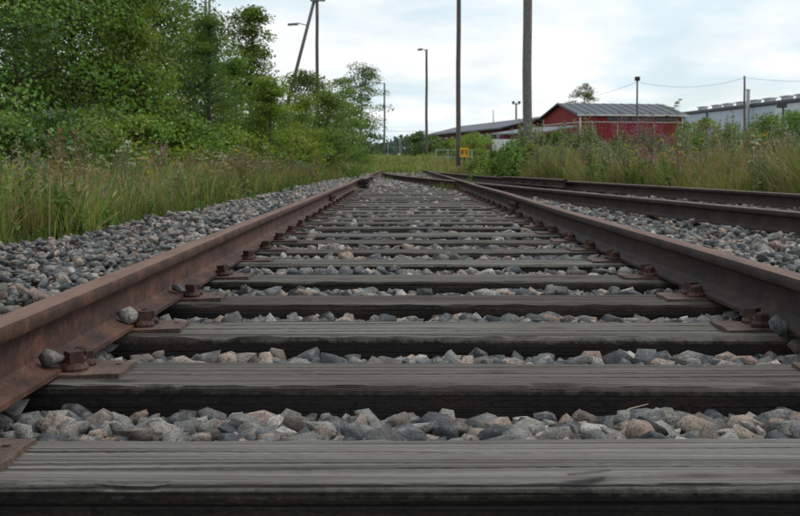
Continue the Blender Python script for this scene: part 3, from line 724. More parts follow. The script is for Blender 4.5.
MB().add([la+Vector(v) for v in ((.5, -.1, .06), (-.05, -.14, .02), (-.05, .14, .02), (.5, .1, .06), (.5, -.08, -.06), (-.05, -.11, -.08), (-.05, .11, -.08), (.5, .08, -.06))],
         [(0, 1, 2, 3), (0, 4, 5, 1), (1, 5, 6, 2), (2, 6, 7, 3), (3, 7, 4, 0), (4, 7, 6, 5)]).build('lamp_head', M['lamp_metal'], rt)
# thin poles by the buildings
r1, t1 = pole('lamp_pole', 637.2, 637.2, 95, 80.5, .085, 'thin pole with small box lamp before the red shed wall', M['pole_wood'], 'pole')
MB().box(t1+Vector((0, -.05, .12)), (.34, .4, .3)).build('lamp_head', M['black_paint'], r1)
r2, t2 = pole('utility_pole', 744.5, 744.5, 98, 76, .10, 'thin bare pole in front of the grey warehouse wall', M['pole_wood'])
r3_, t3 = pole('floodlight_mast', 516.2, 516.2, 175, 103, .17, 'grey mast with twin floodlights rising behind the long store', M['pole_grey'], 'mast')
for s_ in (-1, 1): MB().box(t3+Vector((s_*.42, -.1, .05)), (.38, .3, .34)).build('floodlight', M['dark_metal'], r3_)
MB().box(t3+Vector((0, 0, -.2)), (1.0, .08, .08)).build('crossarm', M['dark_metal'], r3_)
pole('antenna', 493.3, 493.3, 185, 110, .10, 'very thin pale mast rising behind the long store roof', M['galvanised'], 'mast')
rA, tA = pole('strutted_pole', 783, 783, 92, 107, .09, 'short dark pole with strut and box before the warehouse corner', M['dark_metal'], 'pole')
MB().tube([(1.0, -.05, .2), tA+Vector((.45, -.05, -.2)), tA+Vector((.1, -.05, -.3))], .06, 6).build('strut', M['dark_metal'], rA)
MB().box(tA+Vector((-.1, 0, .1)), (.7, .3, .35)).build('transformer', M['dark_metal'], rA)
def mast_pair(px, Y, ytop, lbl):
    r_, t_ = pole('chimney_mast', px, px, Y, ytop, .10, lbl, M['pole_grey'], 'mast', 'masts above the trees')
mast_pair(205.5, 75, -3, 'grey mast tip rising above the lineside trees')
mast_pair(209.5, 75, -1, 'grey mast tip rising above the lineside trees')
def wire(a, b_, sag, lbl, rad=.012):
    n = 14; pts = [a.lerp(b_, i/n)-Vector((0, 0, 4*sag*(i/n)*(1-i/n))) for i in range(n+1)]
    tag(MB().tube(pts, rad, 5).build('overhead_wire', M['wire']), lbl, 'wire', 'overhead wires')
w637 = at(637.2, 82, 95); w744 = at(744.5, 78, 98)
wire(w637, at(585, 98, 110.5), .12, 'sagging wire from the box lamp pole to the red shed')
wire(w637, w744, .55, 'sagging wire from the box lamp pole to the thin bare pole')
wire(w744, at(860, 80, 90), .2, 'wire running from the thin bare pole past the warehouse')
wire(at(384.5, 131, 118), at(560, 129, 140), .2, 'thin wire from the street lamp past the birch to the store', .016)

# ------------------------------------------------------------------ gate, fences, sign far down the line
def mesh_fence(name, x0, x1, Y, ytop, ybot, npost, lbl, m_, cat='fence'):
    a, b_ = at(x0, ytop, Y), at(x1, ytop, Y); zb = float(ground_z((a.x+b_.x)/2, Y))-.1
    root = tag(empty(name, (a.x, Y, zb)), lbl, cat); w = b_.x-a.x; h = a.z-zb
    for i in range(npost): MB().tube([(w*i/(npost-1), 0, 0), (w*i/(npost-1), 0, h)], .028, 6).build('post', m_, root)
    for z_ in (h-.03, h*.55, .25): MB().tube([(0, 0, z_), (w, 0, z_)], .015, 5).build('rail', m_, root)
    wm = MB()
    for x_ in np.arange(.12, w, .12): wm.tube([(x_, 0, .25), (x_, 0, h-.03)], .004, 3, False)
    wm.build('mesh_wire', m_, root)
mesh_fence('mesh_gate', 388, 399.5, 122, 138, 157, 2, 'pale mesh gate wing next to the street lamp past the birch', M['galvanised'], 'gate')
mesh_fence('mesh_gate', 401, 412, 124, 138.5, 157, 2, 'pale mesh gate wing next to the dark round bush', M['galvanised'], 'gate')
mesh_fence('picket_fence', 362, 379, 100, 132, 157, 5, 'grey post fence under the birch crown', M['pole_grey'])
mesh_fence('barrier', 436, 472, 72, 149.5, 160, 4, 'thin pale tube barrier behind the yellow sign', M['galvanised'], 'barrier')
sp_ = at(464.2, 147.5, 56); zs = float(ground_z(sp_.x, 56))-.1
sg = tag(empty('warning_sign', (sp_.x, 56, zs)), 'orange-yellow square sign with dark marks on a short post', 'sign')
MB().tube([(0, 0, 0), (0, 0, sp_.z-zs-.05)], .035, 8).build('post', M['dark_metal'], sg)
hS = sp_.z-zs
pl_ = MB().box((0, -.06, hS-.23), (.40, .05, .42)).build('board', M['yellow_sign'], sg)
for c_, d_ in (((-.06, -.092, hS-.14), (.16, .012, .045)), ((-.12, -.092, hS-.23), (.05, .012, .2)), ((-.06, -.092, hS-.24), (.13, .012, .045)), ((.10, -.092, hS-.23), (.05, .012, .24))): MB().box(c_, d_).build('mark', M['black_paint'], pl_)

# ------------------------------------------------------------------ vegetation
def cards(P, Nrm, size, asp, col, droop=None):
    """leaf-shaped quads (folded rhombus) at P; returns V, F, C"""
    n = len(P); t1_ = np.cross(Nrm, rng.normal(size=(n, 3))); t1_ /= np.linalg.norm(t1_, axis=1)[:, None]+1e-9
    t2_ = np.cross(Nrm, t1_); s = size[:, None]
    a = P-t1_*s*.5; b_ = P+t2_*s*asp*.5+Nrm*s*.08; c_ = P+t1_*s*.5; d_ = P-t2_*s*asp*.5+Nrm*s*.08
    V = np.stack([a, b_, c_, d_], 1).reshape(-1, 3); i = np.arange(n)[:, None]*4
    Fc = np.concatenate([i+np.array([[0, 1, 2]]), i+np.array([[0, 2, 3]])], 0)
    return V, Fc, np.repeat(col, 4, 0)
def unit(a): return a/(np.linalg.norm(a, axis=1)[:, None]+1e-9)
def tree(name, x, y, h, rad, kind, cols, lbl, cat='tree', group=None, leaf=.07, nleaf=9000, base=.12, lean=0, clumps=None, seed=0):
    r = np.random.default_rng(1000+seed); zb = float(ground_z(x, y))-.05
    root = tag(empty(name, (x, y, zb)), lbl, cat, group)
    nc = clumps or int(34+nleaf/170)
    # clump centres inside the crown envelope
    u = r.uniform(0, 1, nc)**(.8); tz = base+(1-base)*u
    if kind in ('cone', 'cone2'): env = (1-u)**.8*.95+.06
    elif kind == 'column': env = np.sqrt(np.clip(1-(2*u-.9)**2/1.25, .05, 1))*(.75+.25*np.sin(u*9+seed))
    elif kind == 'birch': env = np.sqrt(np.clip(1-(1.9*u-.8)**2/1.25, .04, 1))
    else: env = np.sqrt(np.clip(1-(1.75*u-.62)**2/1.3, .05, 1))
    ph = r.uniform(0, 2*np.pi, nc); lob = 1+.22*np.sin(ph*3+seed)+.15*np.sin(ph*5+u*11)
    rr = rad*env*lob*np.sqrt(r.uniform(.12, 1, nc))
    cen = np.stack([rr*np.cos(ph)+lean*tz*h, rr*np.sin(ph), tz*h], 1)
    # leaves
    per = r.multinomial(nleaf, (lambda w: w/w.sum())(r.uniform(.4, 1.4, nc)))
    cid = np.repeat(np.arange(nc), per); n = len(cid)
    cs = (rad*(.30 if 'cone' not in kind else .24)+.06)*r.uniform(.65, 1.25, nc)
    bd = unit(r.normal(size=(n, 3)))*(r.uniform(0, 1, n)**.42)[:, None]
    sp_ = bd*np.stack([cs, cs, cs*.55], 1)[cid]
    oc = unit(cen*np.array([1, 1, 0])+1e-6)[cid]; along = np.sum(sp_*oc, 1)
    sp_ = sp_+oc*(along*.5)[:, None]; sp_[:, 2] -= .22*np.maximum(along, 0)      # sprays reach out and hang a little
    P = cen[cid]+sp_
    if kind == 'cone2': P[:, 2] += .30*np.linalg.norm(P[:, :2], axis=1)
    if kind == 'cone': P[:, 2] -= .25*np.linalg.norm(P[:, :2], axis=1)*.5
    P[:, 2] = np.maximum(P[:, 2], .05)
    outd = P-np.array([0, 0, .5*h]); outd = unit(outd*np.array([1, 1, .5])); Nr = unit(outd*.5+np.array([0, 0, .55])+r.normal(size=(n, 3))*.55)
    cols = np.array(cols); ci = r.integers(0, len(cols), nc); col = cols[ci][cid]*r.uniform(.7, 1.3, (n, 1))*(1+.12*r.normal(size=(nc, 1)))[cid]
    col = np.clip(col*(1+.10*r.normal(size=(n, 3))), .004, .6)
    V, Fc, Cc = cards(P, Nr, leaf*r.uniform(.6, 1.35, n), .14 if kind == 'cone' else .30 if kind == 'cone2' else .62, col)
    link('crown', np_mesh('crown', V, Fc, M['leaf'], Cc), root)
    # trunk with limbs
    t_ = MB(); k = 6; tr0 = max(.02, .016*h+.012)
    hh = h*(.96 if kind in ('cone', 'cone2', 'column') else .82)
    pts = [Vector((lean*hh*i/k+.04*h/4*math.sin(i*1.9+seed)*(i > 0), .04*math.sin(i*2.7+seed), hh*i/k)) for i in range(k+1)]
    t_.tube(pts, [tr0*(1.15-.95*i/k) for i in range(k+1)], 7)
    for q in r.permutation(nc)[:min(nc, 46)]:
        c_ = Vector(cen[q]); f = max(.05, min(.95, (c_.z-.35*math.hypot(c_.x, c_.y))/hh)); i0 = min(k-1, int(f*k)); s0 = pts[i0].lerp(pts[i0+1], f*k-i0)
        mid = s0.lerp(c_, .5)+Vector((0, 0, .05*h*random.uniform(-.3, .6)))
        t_.tube([s0, mid, c_], [tr0*.38*(1-.6*f), tr0*.24*(1-.6*f), .006], 4, False)
    t_.build('trunk', M['birch_bark'] if kind == 'birch' else M['bark'], root, True)
    return root
G_DK = [(.058, .105, .020), (.075, .128, .024), (.095, .152, .030), (.115, .172, .036)]
G_MD = [(.095, .160, .028), (.120, .188, .034), (.145, .212, .040), (.108, .172, .038)]
G_LT = [(.150, .220, .034), (.180, .245, .040), (.205, .265, .046), (.135, .205, .034)]
G_BL = [(.070, .130, .050), (.090, .155, .058), (.112, .175, .066)]
G_BI = [(.080, .118, .042), (.105, .142, .050), (.13, .17, .064), (.09, .128, .048)]
def tx(px, Y): return at(px, 163, Y).x
T = [ # px, Y, top pixel, radius, kind, colours, leaf, n, label, name
 (18, 17.5, -60, 1.75, 'broad', G_DK+G_MD[:2], .066, 20000, 'large dark green broadleaf tree at the near end of the bank', 'broadleaf_tree'),
 (75, 19, -70, 1.35, 'broad', G_DK+G_MD, .062, 19000, 'tall dark leafy tree behind the flowering grass of the bank', 'broadleaf_tree'),
 (130, 19.0, -30, .85, 'cone2', G_LT, .075, 17000, 'bright green willow between the dark leafy trees', 'willow_tree'),
 (156, 24, -35, 1.0, 'broad', G_DK+G_MD, .075, 12000, 'dark full crowned tree behind the young pine', 'broadleaf_tree'),
 (210, 21.5, 14, .95, 'cone', G_BL+G_MD, .085, 15000, 'young blue-green pine with visible trunk', 'pine_tree'),
 (252, 30, 6, .72, 'column', G_MD+G_DK[2:], .068, 17000, 'tall narrow aspen beside the young pine', 'aspen_tree'),
 (236, 27, 52, .8, 'cone2', G_MD+G_LT, .08, 8000, 'green conical tree leaning on the narrow aspen', 'conifer_tree'),
 (270, 24.5, 78, .72, 'cone2', G_LT, .065, 11000, 'light green feathery larch below the narrow aspen', 'larch_tree'),
 (303, 30, 96, .72, 'cone2', G_LT, .065, 9000, 'yellow-green feathery larch sapling under the leaning strut', 'larch_tree'),
 (328, 38, 92, 1.0, 'column', G_MD, .075, 9000, 'mid green tree at the foot of the strutted pole', 'alder_tree'),
 (303, 46, 74, 1.5, 'broad', G_DK, .10, 9000, 'dark tree behind the strutted pole', 'alder_tree'),
 (343, 52, 80, 1.1, 'broad', G_DK+G_MD, .095, 8000, 'dark green tree next to the birch', 'alder_tree'),
 (361, 62, 64, 1.2, 'birch', G_BI, .095, 8500, 'airy birch with sky showing through its crown', 'birch_tree'),
 (40, 26, -90, 2.3, 'broad', G_DK, .11, 11000, 'tall dark tree standing back behind the leafy bank', 'broadleaf_tree'),
 (112, 30, -60, 2.2, 'broad', G_DK, .11, 11000, 'tall dark tree behind the willow', 'broadleaf_tree'),
 (196, 40, 32, 1.5, 'broad', G_DK+G_MD, .11, 9000, 'broad dark tree behind pine and aspen', 'broadleaf_tree'),
]
for k, (px, Y, yt, rd, kd, cl, lf, n_, lb, nm) in enumerate(T):
    x_ = tx(px, Y); hgt = at(px, yt, Y).z-float(ground_z(x_, Y))
    tree(nm, x_, Y, hgt, rd, kd, cl, lb, leaf=lf, nleaf=n_, base=.06 if kd in ('cone', 'cone2', 'column') else .10, seed=k, group='lineside trees on the bank')
# bushes
BUL = ['mid green bush at the open end of the bank under the large dark tree', 'bluish dark bush at the foot of the large dark broadleaf tree', 'mid green bush under the tall dark leafy tree',
 'light green bush at the foot of the bright willow', 'dark bush between the willow and the young pine', 'mid green bush just before the young pine trunk', 'light green bush right under the young pine', 'mid green bush below the narrow aspen',
 'low light green bush at the foot of the feathery larch', 'mid green bush below the strutted pole', 'dark mixed bush at the foot of the birch', 'big dark bush behind the large broadleaf tree', 'big dark bush behind the willow',
 'big dark bush behind the young pine', 'dark bush behind the feathery larch']
BU = [(-10, 13.5, 118, .8, G_MD), (45, 14, 112, .75, G_BL+G_DK), (95, 15.5, 108, .8, G_MD), (140, 17, 116, .75, G_LT), (165, 19, 112, .8, G_DK), (185, 19, 118, .7, G_MD), (228, 21, 128, .7, G_LT), (250, 25, 118, .8, G_MD), (292, 27, 132, .6, G_LT), (330, 32, 128, .7, G_MD), (352, 45, 120, .9, G_DK+G_MD), (10, 21, 70, 1.4, G_DK), (110, 22, 60, 1.5, G_DK), (165, 25, 70, 1.5, G_DK), (280, 34, 110, 1.1, G_DK)]
for k, (px, Y, yt, rd, cl) in enumerate(BU):
    x_ = tx(px, Y); hgt = at(px, yt, Y).z-float(ground_z(x_, Y))
    tree('bush', x_, Y, hgt, rd, 'broad', cl, BUL[k], 'bush', 'bushes under the lineside trees', leaf=.065, nleaf=5200, base=.05, seed=60+k)
for k, (px, Y, yt, rd, lb) in enumerate([(508, 26, 150, .55, 'low leafy green bush left of the thick utility pole'), (533, 24.5, 147, .55, 'low leafy green bush at the foot of the thick utility pole'), (556, 23.5, 149, .5, 'low leafy green bush right of the thick utility pole'), (487, 29, 154, .5, 'lowest leafy green bush, toward the yellow sign')]):
    x_ = tx(px, Y)
    tree('bush', x_, Y, at(px, yt, Y).z-float(ground_z(x_, Y)), rd, 'broad', G_MD+G_LT, lb, 'bush', leaf=.06, nleaf=4200, base=.05, seed=130+k)
# centre and right background
for k, (px, Y, yt, rd, kd, cl, n_, lb, nm) in enumerate([
 (421, 96, 132, 1.2, 'broad', G_BL+G_DK, 3500, 'dark round bush by the taller street lamp', 'bush'),
 (433, 104, 137, 1.2, 'broad', G_BL, 2500, 'blue-green bush left of the yellow sign', 'bush'),
 (474, 78, 134, 1.45, 'broad', G_LT, 5200, 'bright green bush right of the yellow sign', 'bush'),
 (452, 84, 140, 1.1, 'broad', G_MD, 3000, 'low green bush behind the white barrier', 'bush'),
 (584, 150, 84, 1.6, 'birch', G_DK, 5500, 'small tree rising behind the red shed roof', 'birch_tree'),
 (688, 62, 121, .75, 'column', G_LT, 2500, 'light green sapling at the warehouse end', 'sapling'),
 (705, 58, 119, .9, 'broad', G_LT, 3500, 'yellow-green bush in front of the warehouse downpipe', 'bush'),
 (733, 75, 124, 1.1, 'broad', G_DK+G_MD, 3000, 'dark low bush in front of the warehouse wall', 'bush'),
 (768, 52, 115, 1.2, 'broad', G_MD, 4500, 'green leafy bush beside the short strutted pole', 'bush'),
 (795, 48, 112, 1.3, 'broad', G_DK+G_MD, 4500, 'dense dark bush before the warehouse at its lighter end', 'bush'),
 (752, 60, 122, 1.0, 'broad', G_DK, 3000, 'dark bush below the warehouse flue', 'bush'),
 (826, 46, 108, 1.4, 'broad', G_DK+G_MD, 4500, 'dense bush past the lighter end of the warehouse', 'bush')]):
    x_ = tx(px, Y); hgt = at(px, yt, Y).z-float(ground_z(x_, Y))
    tree(nm, x_, Y, hgt, rd, kd, cl, lb, 'tree' if 'tree' in nm else 'bush', leaf=.10 if Y < 80 else .15, nleaf=n_, base=.06 if kd != 'birch' else .45, seed=90+k)
# far wood on the horizon
n = 26000; Pf = np.stack([rng.uniform(-420, 420, n), rng.uniform(330, 420, n), np.zeros(n)], 1)
hf = 4.5+2.5*np.sin(Pf[:, 0]*.05)+1.6*np.sin(Pf[:, 0]*.21+1); Pf[:, 2] = ground_z(Pf[:, 0], Pf[:, 1])+rng.uniform(0, 1, n)**.7*hf
V, Fc, Cc = cards(Pf, unit(rng.normal(size=(n, 3))+np.array([0, -.4, .6])), rng.uniform(1.2, 2.6, n), .8, np.array([.05, .085, .055])*rng.uniform(.6, 1.3, (n, 1)))
tag(link('far_wood', np_mesh('far_wood', V, Fc, M['leaf'], Cc)), 'distant wood closing the horizon', 'wood', kind='stuff')

# grass: curved blades, three triangles each, some with seed heads
def blades(P, h, lean, wid, col, heads=0, headcol=(.16, .10, .075)):
    n = len(P); a = rng.uniform(0, 2*np.pi, n); b_ = rng.uniform(0, 2*np.pi, n)
    d = np.stack([np.cos(a), np.sin(a), 0*a], 1); s = np.stack([np.cos(b_), np.sin(b_), 0*a], 1)*(wid[:, None])
    up = np.array([0, 0, 1.0]); m_ = P+up*(h*.55)[:, None]+d*(lean*h*.25)[:, None]; t_ = P+up*(h*(1-.25*lean))[:, None]+d*(lean*h)[:, None]
    V = np.stack([P-s, P+s, m_-s*.8, m_+s*.8, t_], 1).reshape(-1, 3); i = np.arange(n)[:, None]*5
    Fc = np.concatenate([i+np.array([[0, 1, 3]]), i+np.array([[0, 3, 2]]), i+np.array([[2, 3, 4]])], 0)
    cc = np.repeat(col, 5, 0)
    if heads:
        q = rng.permutation(n)[:int(n*heads)]; k = len(q); tt = t_[q]; hl = rng.uniform(.03, .09, k)
        e = np.stack([np.cos(b_[q]), np.sin(b_[q]), 0*hl], 1); w_ = hl*.095
        ax = unit(t_[q]-m_[q])
        V2 = np.stack([tt-ax*(hl*.5)[:, None], tt+e*w_[:, None], tt+ax*(hl*.6)[:, None], tt-e*w_[:, None]], 1).reshape(-1, 3); j = len(V)+np.arange(k)[:, None]*4
        V = np.concatenate([V, V2]); Fc = np.concatenate([Fc, j+np.array([[0, 1, 2]]), j+np.array([[0, 2, 3]])])
        hc = np.clip(np.array(headcol)*rng.uniform(.6, 1.5, (k, 1))*(1+.15*rng.normal(size=(k, 3))), .01, .6); cc = np.concatenate([cc, np.repeat(hc, 4, 0)])
    return V, Fc, cc
def pick(cols, n, w=None):
    cols = np.array(cols); return np.clip(cols[rng.choice(len(cols), n, p=w)]*rng.uniform(.65, 1.35, (n, 1))*(1+.08*rng.normal(size=(n, 3))), .004, .7)
GC = [(.145, .195, .042), (.185, .225, .054), (.11, .155, .038), (.33, .28, .15), (.24, .165, .105), (.25, .255, .09)]
def patchy(x, y, a, b_): return .5+.5*np.sin(x*a+1.3*np.sin(y*b_))*np.sin(y*b_*1.3+2*np.sin(x*a*.7))
def grass_obj(name, x, y, hmean, lbl, heads=.12, wid=.0035, cols=GC, w=None, headcol=(.25, .175, .125), leanm=.36):
    n = len(x); P = np.stack([x, y, ground_z(x, y)-.01], 1)
    tall = .65+.6*patchy(x, y, 1.7, .9); h = hmean*tall*rng.uniform(.45, 1.2, n)
    h = h*(1 if x.mean() < 0 else 1-.5*sm(.025, .05, x/y)*(1-sm(.07, .115, x/y))); wd = wid*rng.uniform(.7, 1.5, n)*np.maximum(1, y/14)
    col = pick(cols, n, w); pt = patchy(x+5, y, 1.1, .6)[:, None]; col = col*(.8+.4*pt)
    V, Fc, cc = blades(P, h, np.abs(rng.normal(leanm, .18, n)), wd, col, heads, headcol)
    return tag(link(name, np_mesh(name, V, Fc, M['blade'], cc)), lbl, 'grass', kind='stuff')
# left bank
def edgeL(y): return -2.16+.45*sm(8, 30, y)+.17*np.sin(y*1.9)+.12*np.sin(y*4.3)+.07*np.sin(y*9.7)
n = 46000; y = 5.5+rng.uniform(0, 1, n)**1.25*24; x = edgeL(y)-rng.exponential(1.0, n)*1.0
k = x > -7; grass_obj('grass', x[k], y[k], .50, 'tall wild grass covering the bank beside the ballast shoulder', .16, w=[.26, .26, .16, .12, .1, .1])
n = 26000; y = rng.uniform(28, 70, n); x = edgeL(y)+.1-rng.exponential(.9, n)
grass_obj('grass', x, y, .48, 'wild grass along the bank farther down the line', .15, .005, w=[.28, .26, .14, .12, .1, .1])
# low weeds creeping onto the ballast edge
n = 9000; y = 5.5+rng.uniform(0, 1, n)*18; x = edgeL(y)+.18-np.abs(rng.normal(0, .16, n))
grass_obj('ground_cover', x, y, .16, 'low weeds creeping over the edge of the ballast shoulder', 0, .006, [(.10, .16, .03), (.07, .12, .025), (.13, .15, .05)])
# grass over the line beyond the turnout
n = 34000; y = 45.5+rng.uniform(0, 1, n)**1.5*60; x = rng.uniform(-4, 7, n)*np.minimum(1, y/60)
grass_obj('grass', x, y, .44, 'grass overgrowing the line beyond the turnout', .2, .007, w=[.3, .3, .1, .14, .06, .1])
n = 900; y = np.concatenate([rng.normal(19, .7, 300), rng.uniform(24, 45, 600)]); x = np.concatenate([rng.normal(.75, .10, 300), rng.uniform(-.4, 1.3, 600)])
V, Fc, cc = blades(np.stack([x, y, x*0-.02], 1), rng.uniform(.05, .16, n), np.abs(rng.normal(.6, .3, n)), rng.uniform(.005, .011, n), pick([(.12, .14, .03), (.16, .14, .03), (.08, .12, .03)], n))
tag(link('ground_cover', np_mesh('ground_cover', V, Fc, M['blade'], cc)), 'yellow-green weeds sprouting round the crossing of the turnout', 'weeds', kind='stuff')
# right strip
def edgeR(y): return XR+vturn(y)+.38+.10*np.sin(y*1.7)
n = 95000; y = 7.5+rng.uniform(0, 1, n)**1.1*26; x = edgeR(y)+rng.exponential(1.5, n)
k = x < 14; grass_obj('grass', x[k], y[k], .66, 'tall mixed grass and stems beside the outer siding rail', .22, .0038, w=[.26, .24, .12, .14, .14, .1], headcol=(.27, .19, .16))
n = 32000; y = rng.uniform(30, 80, n); x = edgeR(y)+rng.uniform(0, 1, n)**1.3*y*.34
grass_obj('grass', x, y, .62, 'tall grass running back towards the red shed', .22, .007, w=[.26, .24, .14, .14, .12, .1], headcol=(.27, .19, .16))

# single weeds with stem, foliage and flowers
def plant(name, h, kind, lbl, group, cat='plant', seed=0):
    r = np.random.default_rng(4000+seed); root = tag(empty(name), lbl, cat, group)
    st = MB(); ns = {'yarrow': 5, 'tansy': 5, 'fireweed': 5, 'mugwort': 6, 'dock': 3, 'herb': 6, 'umbel': 5}[kind]; tips = []; Pl, Nl, Sl = [], [], []
    for s_ in range(ns):
        a = r.uniform(0, 6.28); ln = r.uniform(.03, .16)*h*(.9 if kind != 'umbel' else .5); b0 = Vector((r.normal(0, .035), r.normal(0, .035), 0)); hh = h*r.uniform(.72, 1.0)
        tp_ = b0+Vector((math.cos(a)*ln, math.sin(a)*ln, hh)); mid = b0.lerp(tp_, .5)+Vector((r.normal(0, .012), r.normal(0, .012), 0))
        st.tube([b0, mid, tp_], [.0045, .0035, .002], 4, False); tips.append((b0, mid, tp_))
        dens = {'yarrow': 16, 'tansy': 26, 'fireweed': 40, 'mugwort': 70, 'dock': 14, 'herb': 75, 'umbel': 6}[kind]
        f = r.uniform(.05, .95 if kind in ('mugwort', 'herb') else .78, dens); ph = r.uniform(0, 6.28, dens); out = r.uniform(.015, .10 if kind in ('mugwort', 'herb') else .06, dens)*(1.25-f)
        for q in range(dens):
            p = (b0.lerp(mid, f[q]*2) if f[q] < .5 else mid.lerp(tp_, f[q]*2-1))+Vector((math.cos(ph[q])*out[q], math.sin(ph[q])*out[q], 0))
            Pl.append(p[:]); Nl.append((math.cos(ph[q])*.6, math.sin(ph[q])*.6, .9)); Sl.append({'yarrow': .05, 'tansy': .06, 'fireweed': .075, 'mugwort': .06, 'dock': .075, 'herb': .08, 'umbel': .14}[kind]*r.uniform(.6, 1.3)*(1.2-.5*f[q]))
    lc = {'yarrow': (.13, .17, .05), 'tansy': (.12, .175, .038), 'fireweed': (.11, .16, .05), 'mugwort': (.20, .25, .11), 'dock': (.20, .18, .06), 'herb': (.11, .19, .040), 'umbel': (.08, .11, .03)}[kind]
    Pl = np.array(Pl); V, Fc, Cc = cards(Pl, unit(np.array(Nl)+.35*r.normal(size=(len(Pl), 3))), np.array(Sl), .34, np.clip(np.array(lc)*r.uniform(.65, 1.35, (len(Pl), 1)), 0, .6))
    link('foliage', np_mesh('foliage', V, Fc, M['leaf'], Cc), root)
    sm_ = st.build('stem', M['stem_red'] if kind in ('dock', 'fireweed') else M['stem'], root)
    fl = {'yarrow': (.62, .60, .52), 'tansy': (.52, .40, .04), 'fireweed': (.30, .13, .22), 'mugwort': (.21, .20, .15), 'dock': (.20, .12, .07), 'umbel': (.20, .16, .12)}
    if kind in fl:
        P, S_ = [], []
        for b0, mid, tp_ in tips:
            if kind in ('yarrow', 'tansy'):
                for _ in range(20): P.append((tp_.x+r.normal(0, .012), tp_.y+r.normal(0, .012), tp_.z+r.normal(0, .005))); S_.append(r.uniform(.006, .012) if kind == 'yarrow' else r.uniform(.009, .016))
            elif kind == 'umbel':
                for _ in range(14):
                    a = r.uniform(0, 6.28); rr = r.uniform(.01, .055); e = Vector((math.cos(a)*rr, math.sin(a)*rr, .09-rr*.35)); st2 = tp_+e
                    for _ in range(16): P.append((st2.x+r.normal(0, .014), st2.y+r.normal(0, .014), st2.z+r.normal(0, .006))); S_.append(r.uniform(.01, .02))
            else:
                for _ in range({'fireweed': 46, 'mugwort': 60, 'dock': 70}[kind]):
                    f = r.uniform(.66 if kind != 'mugwort' else .6, 1.02); p = mid.lerp(tp_, f*2-1); w_ = .022*(1.25-f)*2+.004; P.append((p.x+r.normal(0, w_), p.y+r.normal(0, w_), p.z)); S_.append(r.uniform(.010, .018) if kind != 'mugwort' else r.uniform(.014, .026))
        P = np.array(P); V, Fc, Cc = cards(P, unit(r.normal(size=(len(P), 3))+np.array([0, -.2, .9])), np.array(S_), .8, np.clip(np.array(fl[kind])*r.uniform(.65, 1.25, (len(P), 1)), 0, .9))
        tag(link('flower_head', np_mesh('flower_head', V, Fc, M['petal'], Cc), root), kind='stuff')
    return root
M['stem'] = simple('stem', (.085, .105, .035), .8, .3, 9, bmp=0); M['stem_red'] = simple('stem_red', (.15, .07, .045), .8, .3, 9, bmp=0)
NAMES = {'yarrow': 'yarrow_plant', 'tansy': 'tansy_plant', 'fireweed': 'fireweed_plant', 'mugwort': 'mugwort_plant', 'dock': 'dock_plant', 'herb': 'leafy_herb', 'umbel': 'umbel_plant'}
LOOK = {'yarrow': 'white flowered umbel weed', 'tansy': 'yellow flowered button weed', 'fireweed': 'pink spired fireweed', 'mugwort': 'grey-green bushy weed', 'dock': 'reddish brown seeding dock', 'herb': 'bright green leafy herb'}
WHERE = {'L': 'in the grass of the tree-lined bank', 'R': 'in the tall weeds along the siding', 'F': 'in the weeds towards the buildings'}
protos = {}
def put(kind, side, x, y, s):
    key = (kind, side, int(rng.integers(0, 2)))
    if key not in protos:
        o = plant(NAMES[kind], .7, kind, LOOK[kind]+' '+WHERE[side], LOOK[kind]+'s '+WHERE[side], seed=hash_(key)); protos[key] = o
    else: o = copy_tree(protos[key])
    o.location = (x, y, float(ground_z(x, y))-.015); o.rotation_euler = (0, 0, rng.uniform(0, 6.28)); o.scale = (s, s, s*rng.uniform(.9, 1.15))
def hash_(key): return sum(ord(c_)*(i+3) for i, c_ in enumerate(key[0]+key[1]))+key[2]*77
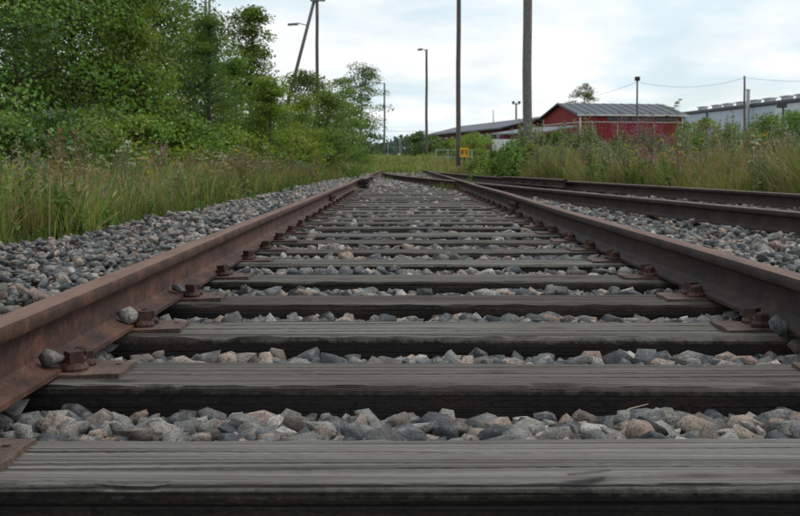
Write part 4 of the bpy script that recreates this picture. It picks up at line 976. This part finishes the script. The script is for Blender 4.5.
for kind, n_ in (('yarrow', 55), ('tansy', 16), ('dock', 24), ('herb', 60), ('mugwort', 30), ('fireweed', 6)):
    for _ in range(n_):
        y = 6.8+rng.uniform(0, 1)**1.2*26; x = float(edgeL(y))-.05-rng.exponential(.55)
        if abs(x) > .36*y: continue
        put(kind, 'L', x, y, rng.uniform(.7, 1.15) if kind != 'herb' else rng.uniform(.5, .9))
for kind, n_ in (('yarrow', 12), ('tansy', 70), ('dock', 40), ('herb', 90), ('mugwort', 80), ('fireweed', 14)):
    for _ in range(n_):
        y = 8.5+rng.uniform(0, 1)**1.1*24; x = float(edgeR(y))+rng.exponential(1.2)
        if x > .36*y or x/y < .06: continue
        put(kind, 'R', x, y, (rng.uniform(.8, 1.3) if kind != 'herb' else rng.uniform(.6, 1.1))*(.5+.5*float(sm(.06, .10, x/y))))
for kind, n_ in (('tansy', 8), ('mugwort', 100), ('fireweed', 50), ('herb', 60)):
    for _ in range(n_):
        y = rng.uniform(30, 62); x = float(edgeR(y))+.4+rng.uniform(0, 1)**1.2*(.34*y-2)
        if kind == 'fireweed': x = rng.normal(.205, .025)*y
        if x/y < .09: continue
        put(kind, 'F', x, y, rng.uniform(1.7, 2.5))
for kind, n_ in (('dock', 26), ('yarrow', 26), ('tansy', 8)):   # reddish flowering patch under the larches
    for _ in range(n_):
        y = rng.uniform(13, 24); put(kind, 'L', float(edgeL(y))-abs(rng.normal(0, .35)), y, rng.uniform(.75, 1.15))
for _ in range(26):                            # small tufts out on the stones
    y = 6.5+rng.uniform(0, 1)*16; put('herb', 'L', float(edgeL(y))+abs(rng.normal(0, .14)), y, rng.uniform(.25, .5))
# leafy clump under the thick pole
for px, Y in ((515, 24), (505, 25.5), (535, 24.5), (552, 23), (522, 26), (495, 27), (545, 25), (560, 24), (510, 23), (528, 23.5), (540, 26), (500, 24.5)): put('herb', 'R', tx(px, Y), Y, rng.uniform(1.2, 1.6))
for px, Y, yt in ((676, 30, 101), (670, 33, 108)):
    x_ = tx(px, Y); hgt = at(px, yt, Y).z-float(ground_z(x_, Y)); o = plant('umbel_plant', hgt, 'umbel', 'tall dry umbel stalk standing up against the sky by the shed', 'tall dry umbel stalks', seed=int(px)); o.location = (x_, Y, float(ground_z(x_, Y))-.02)
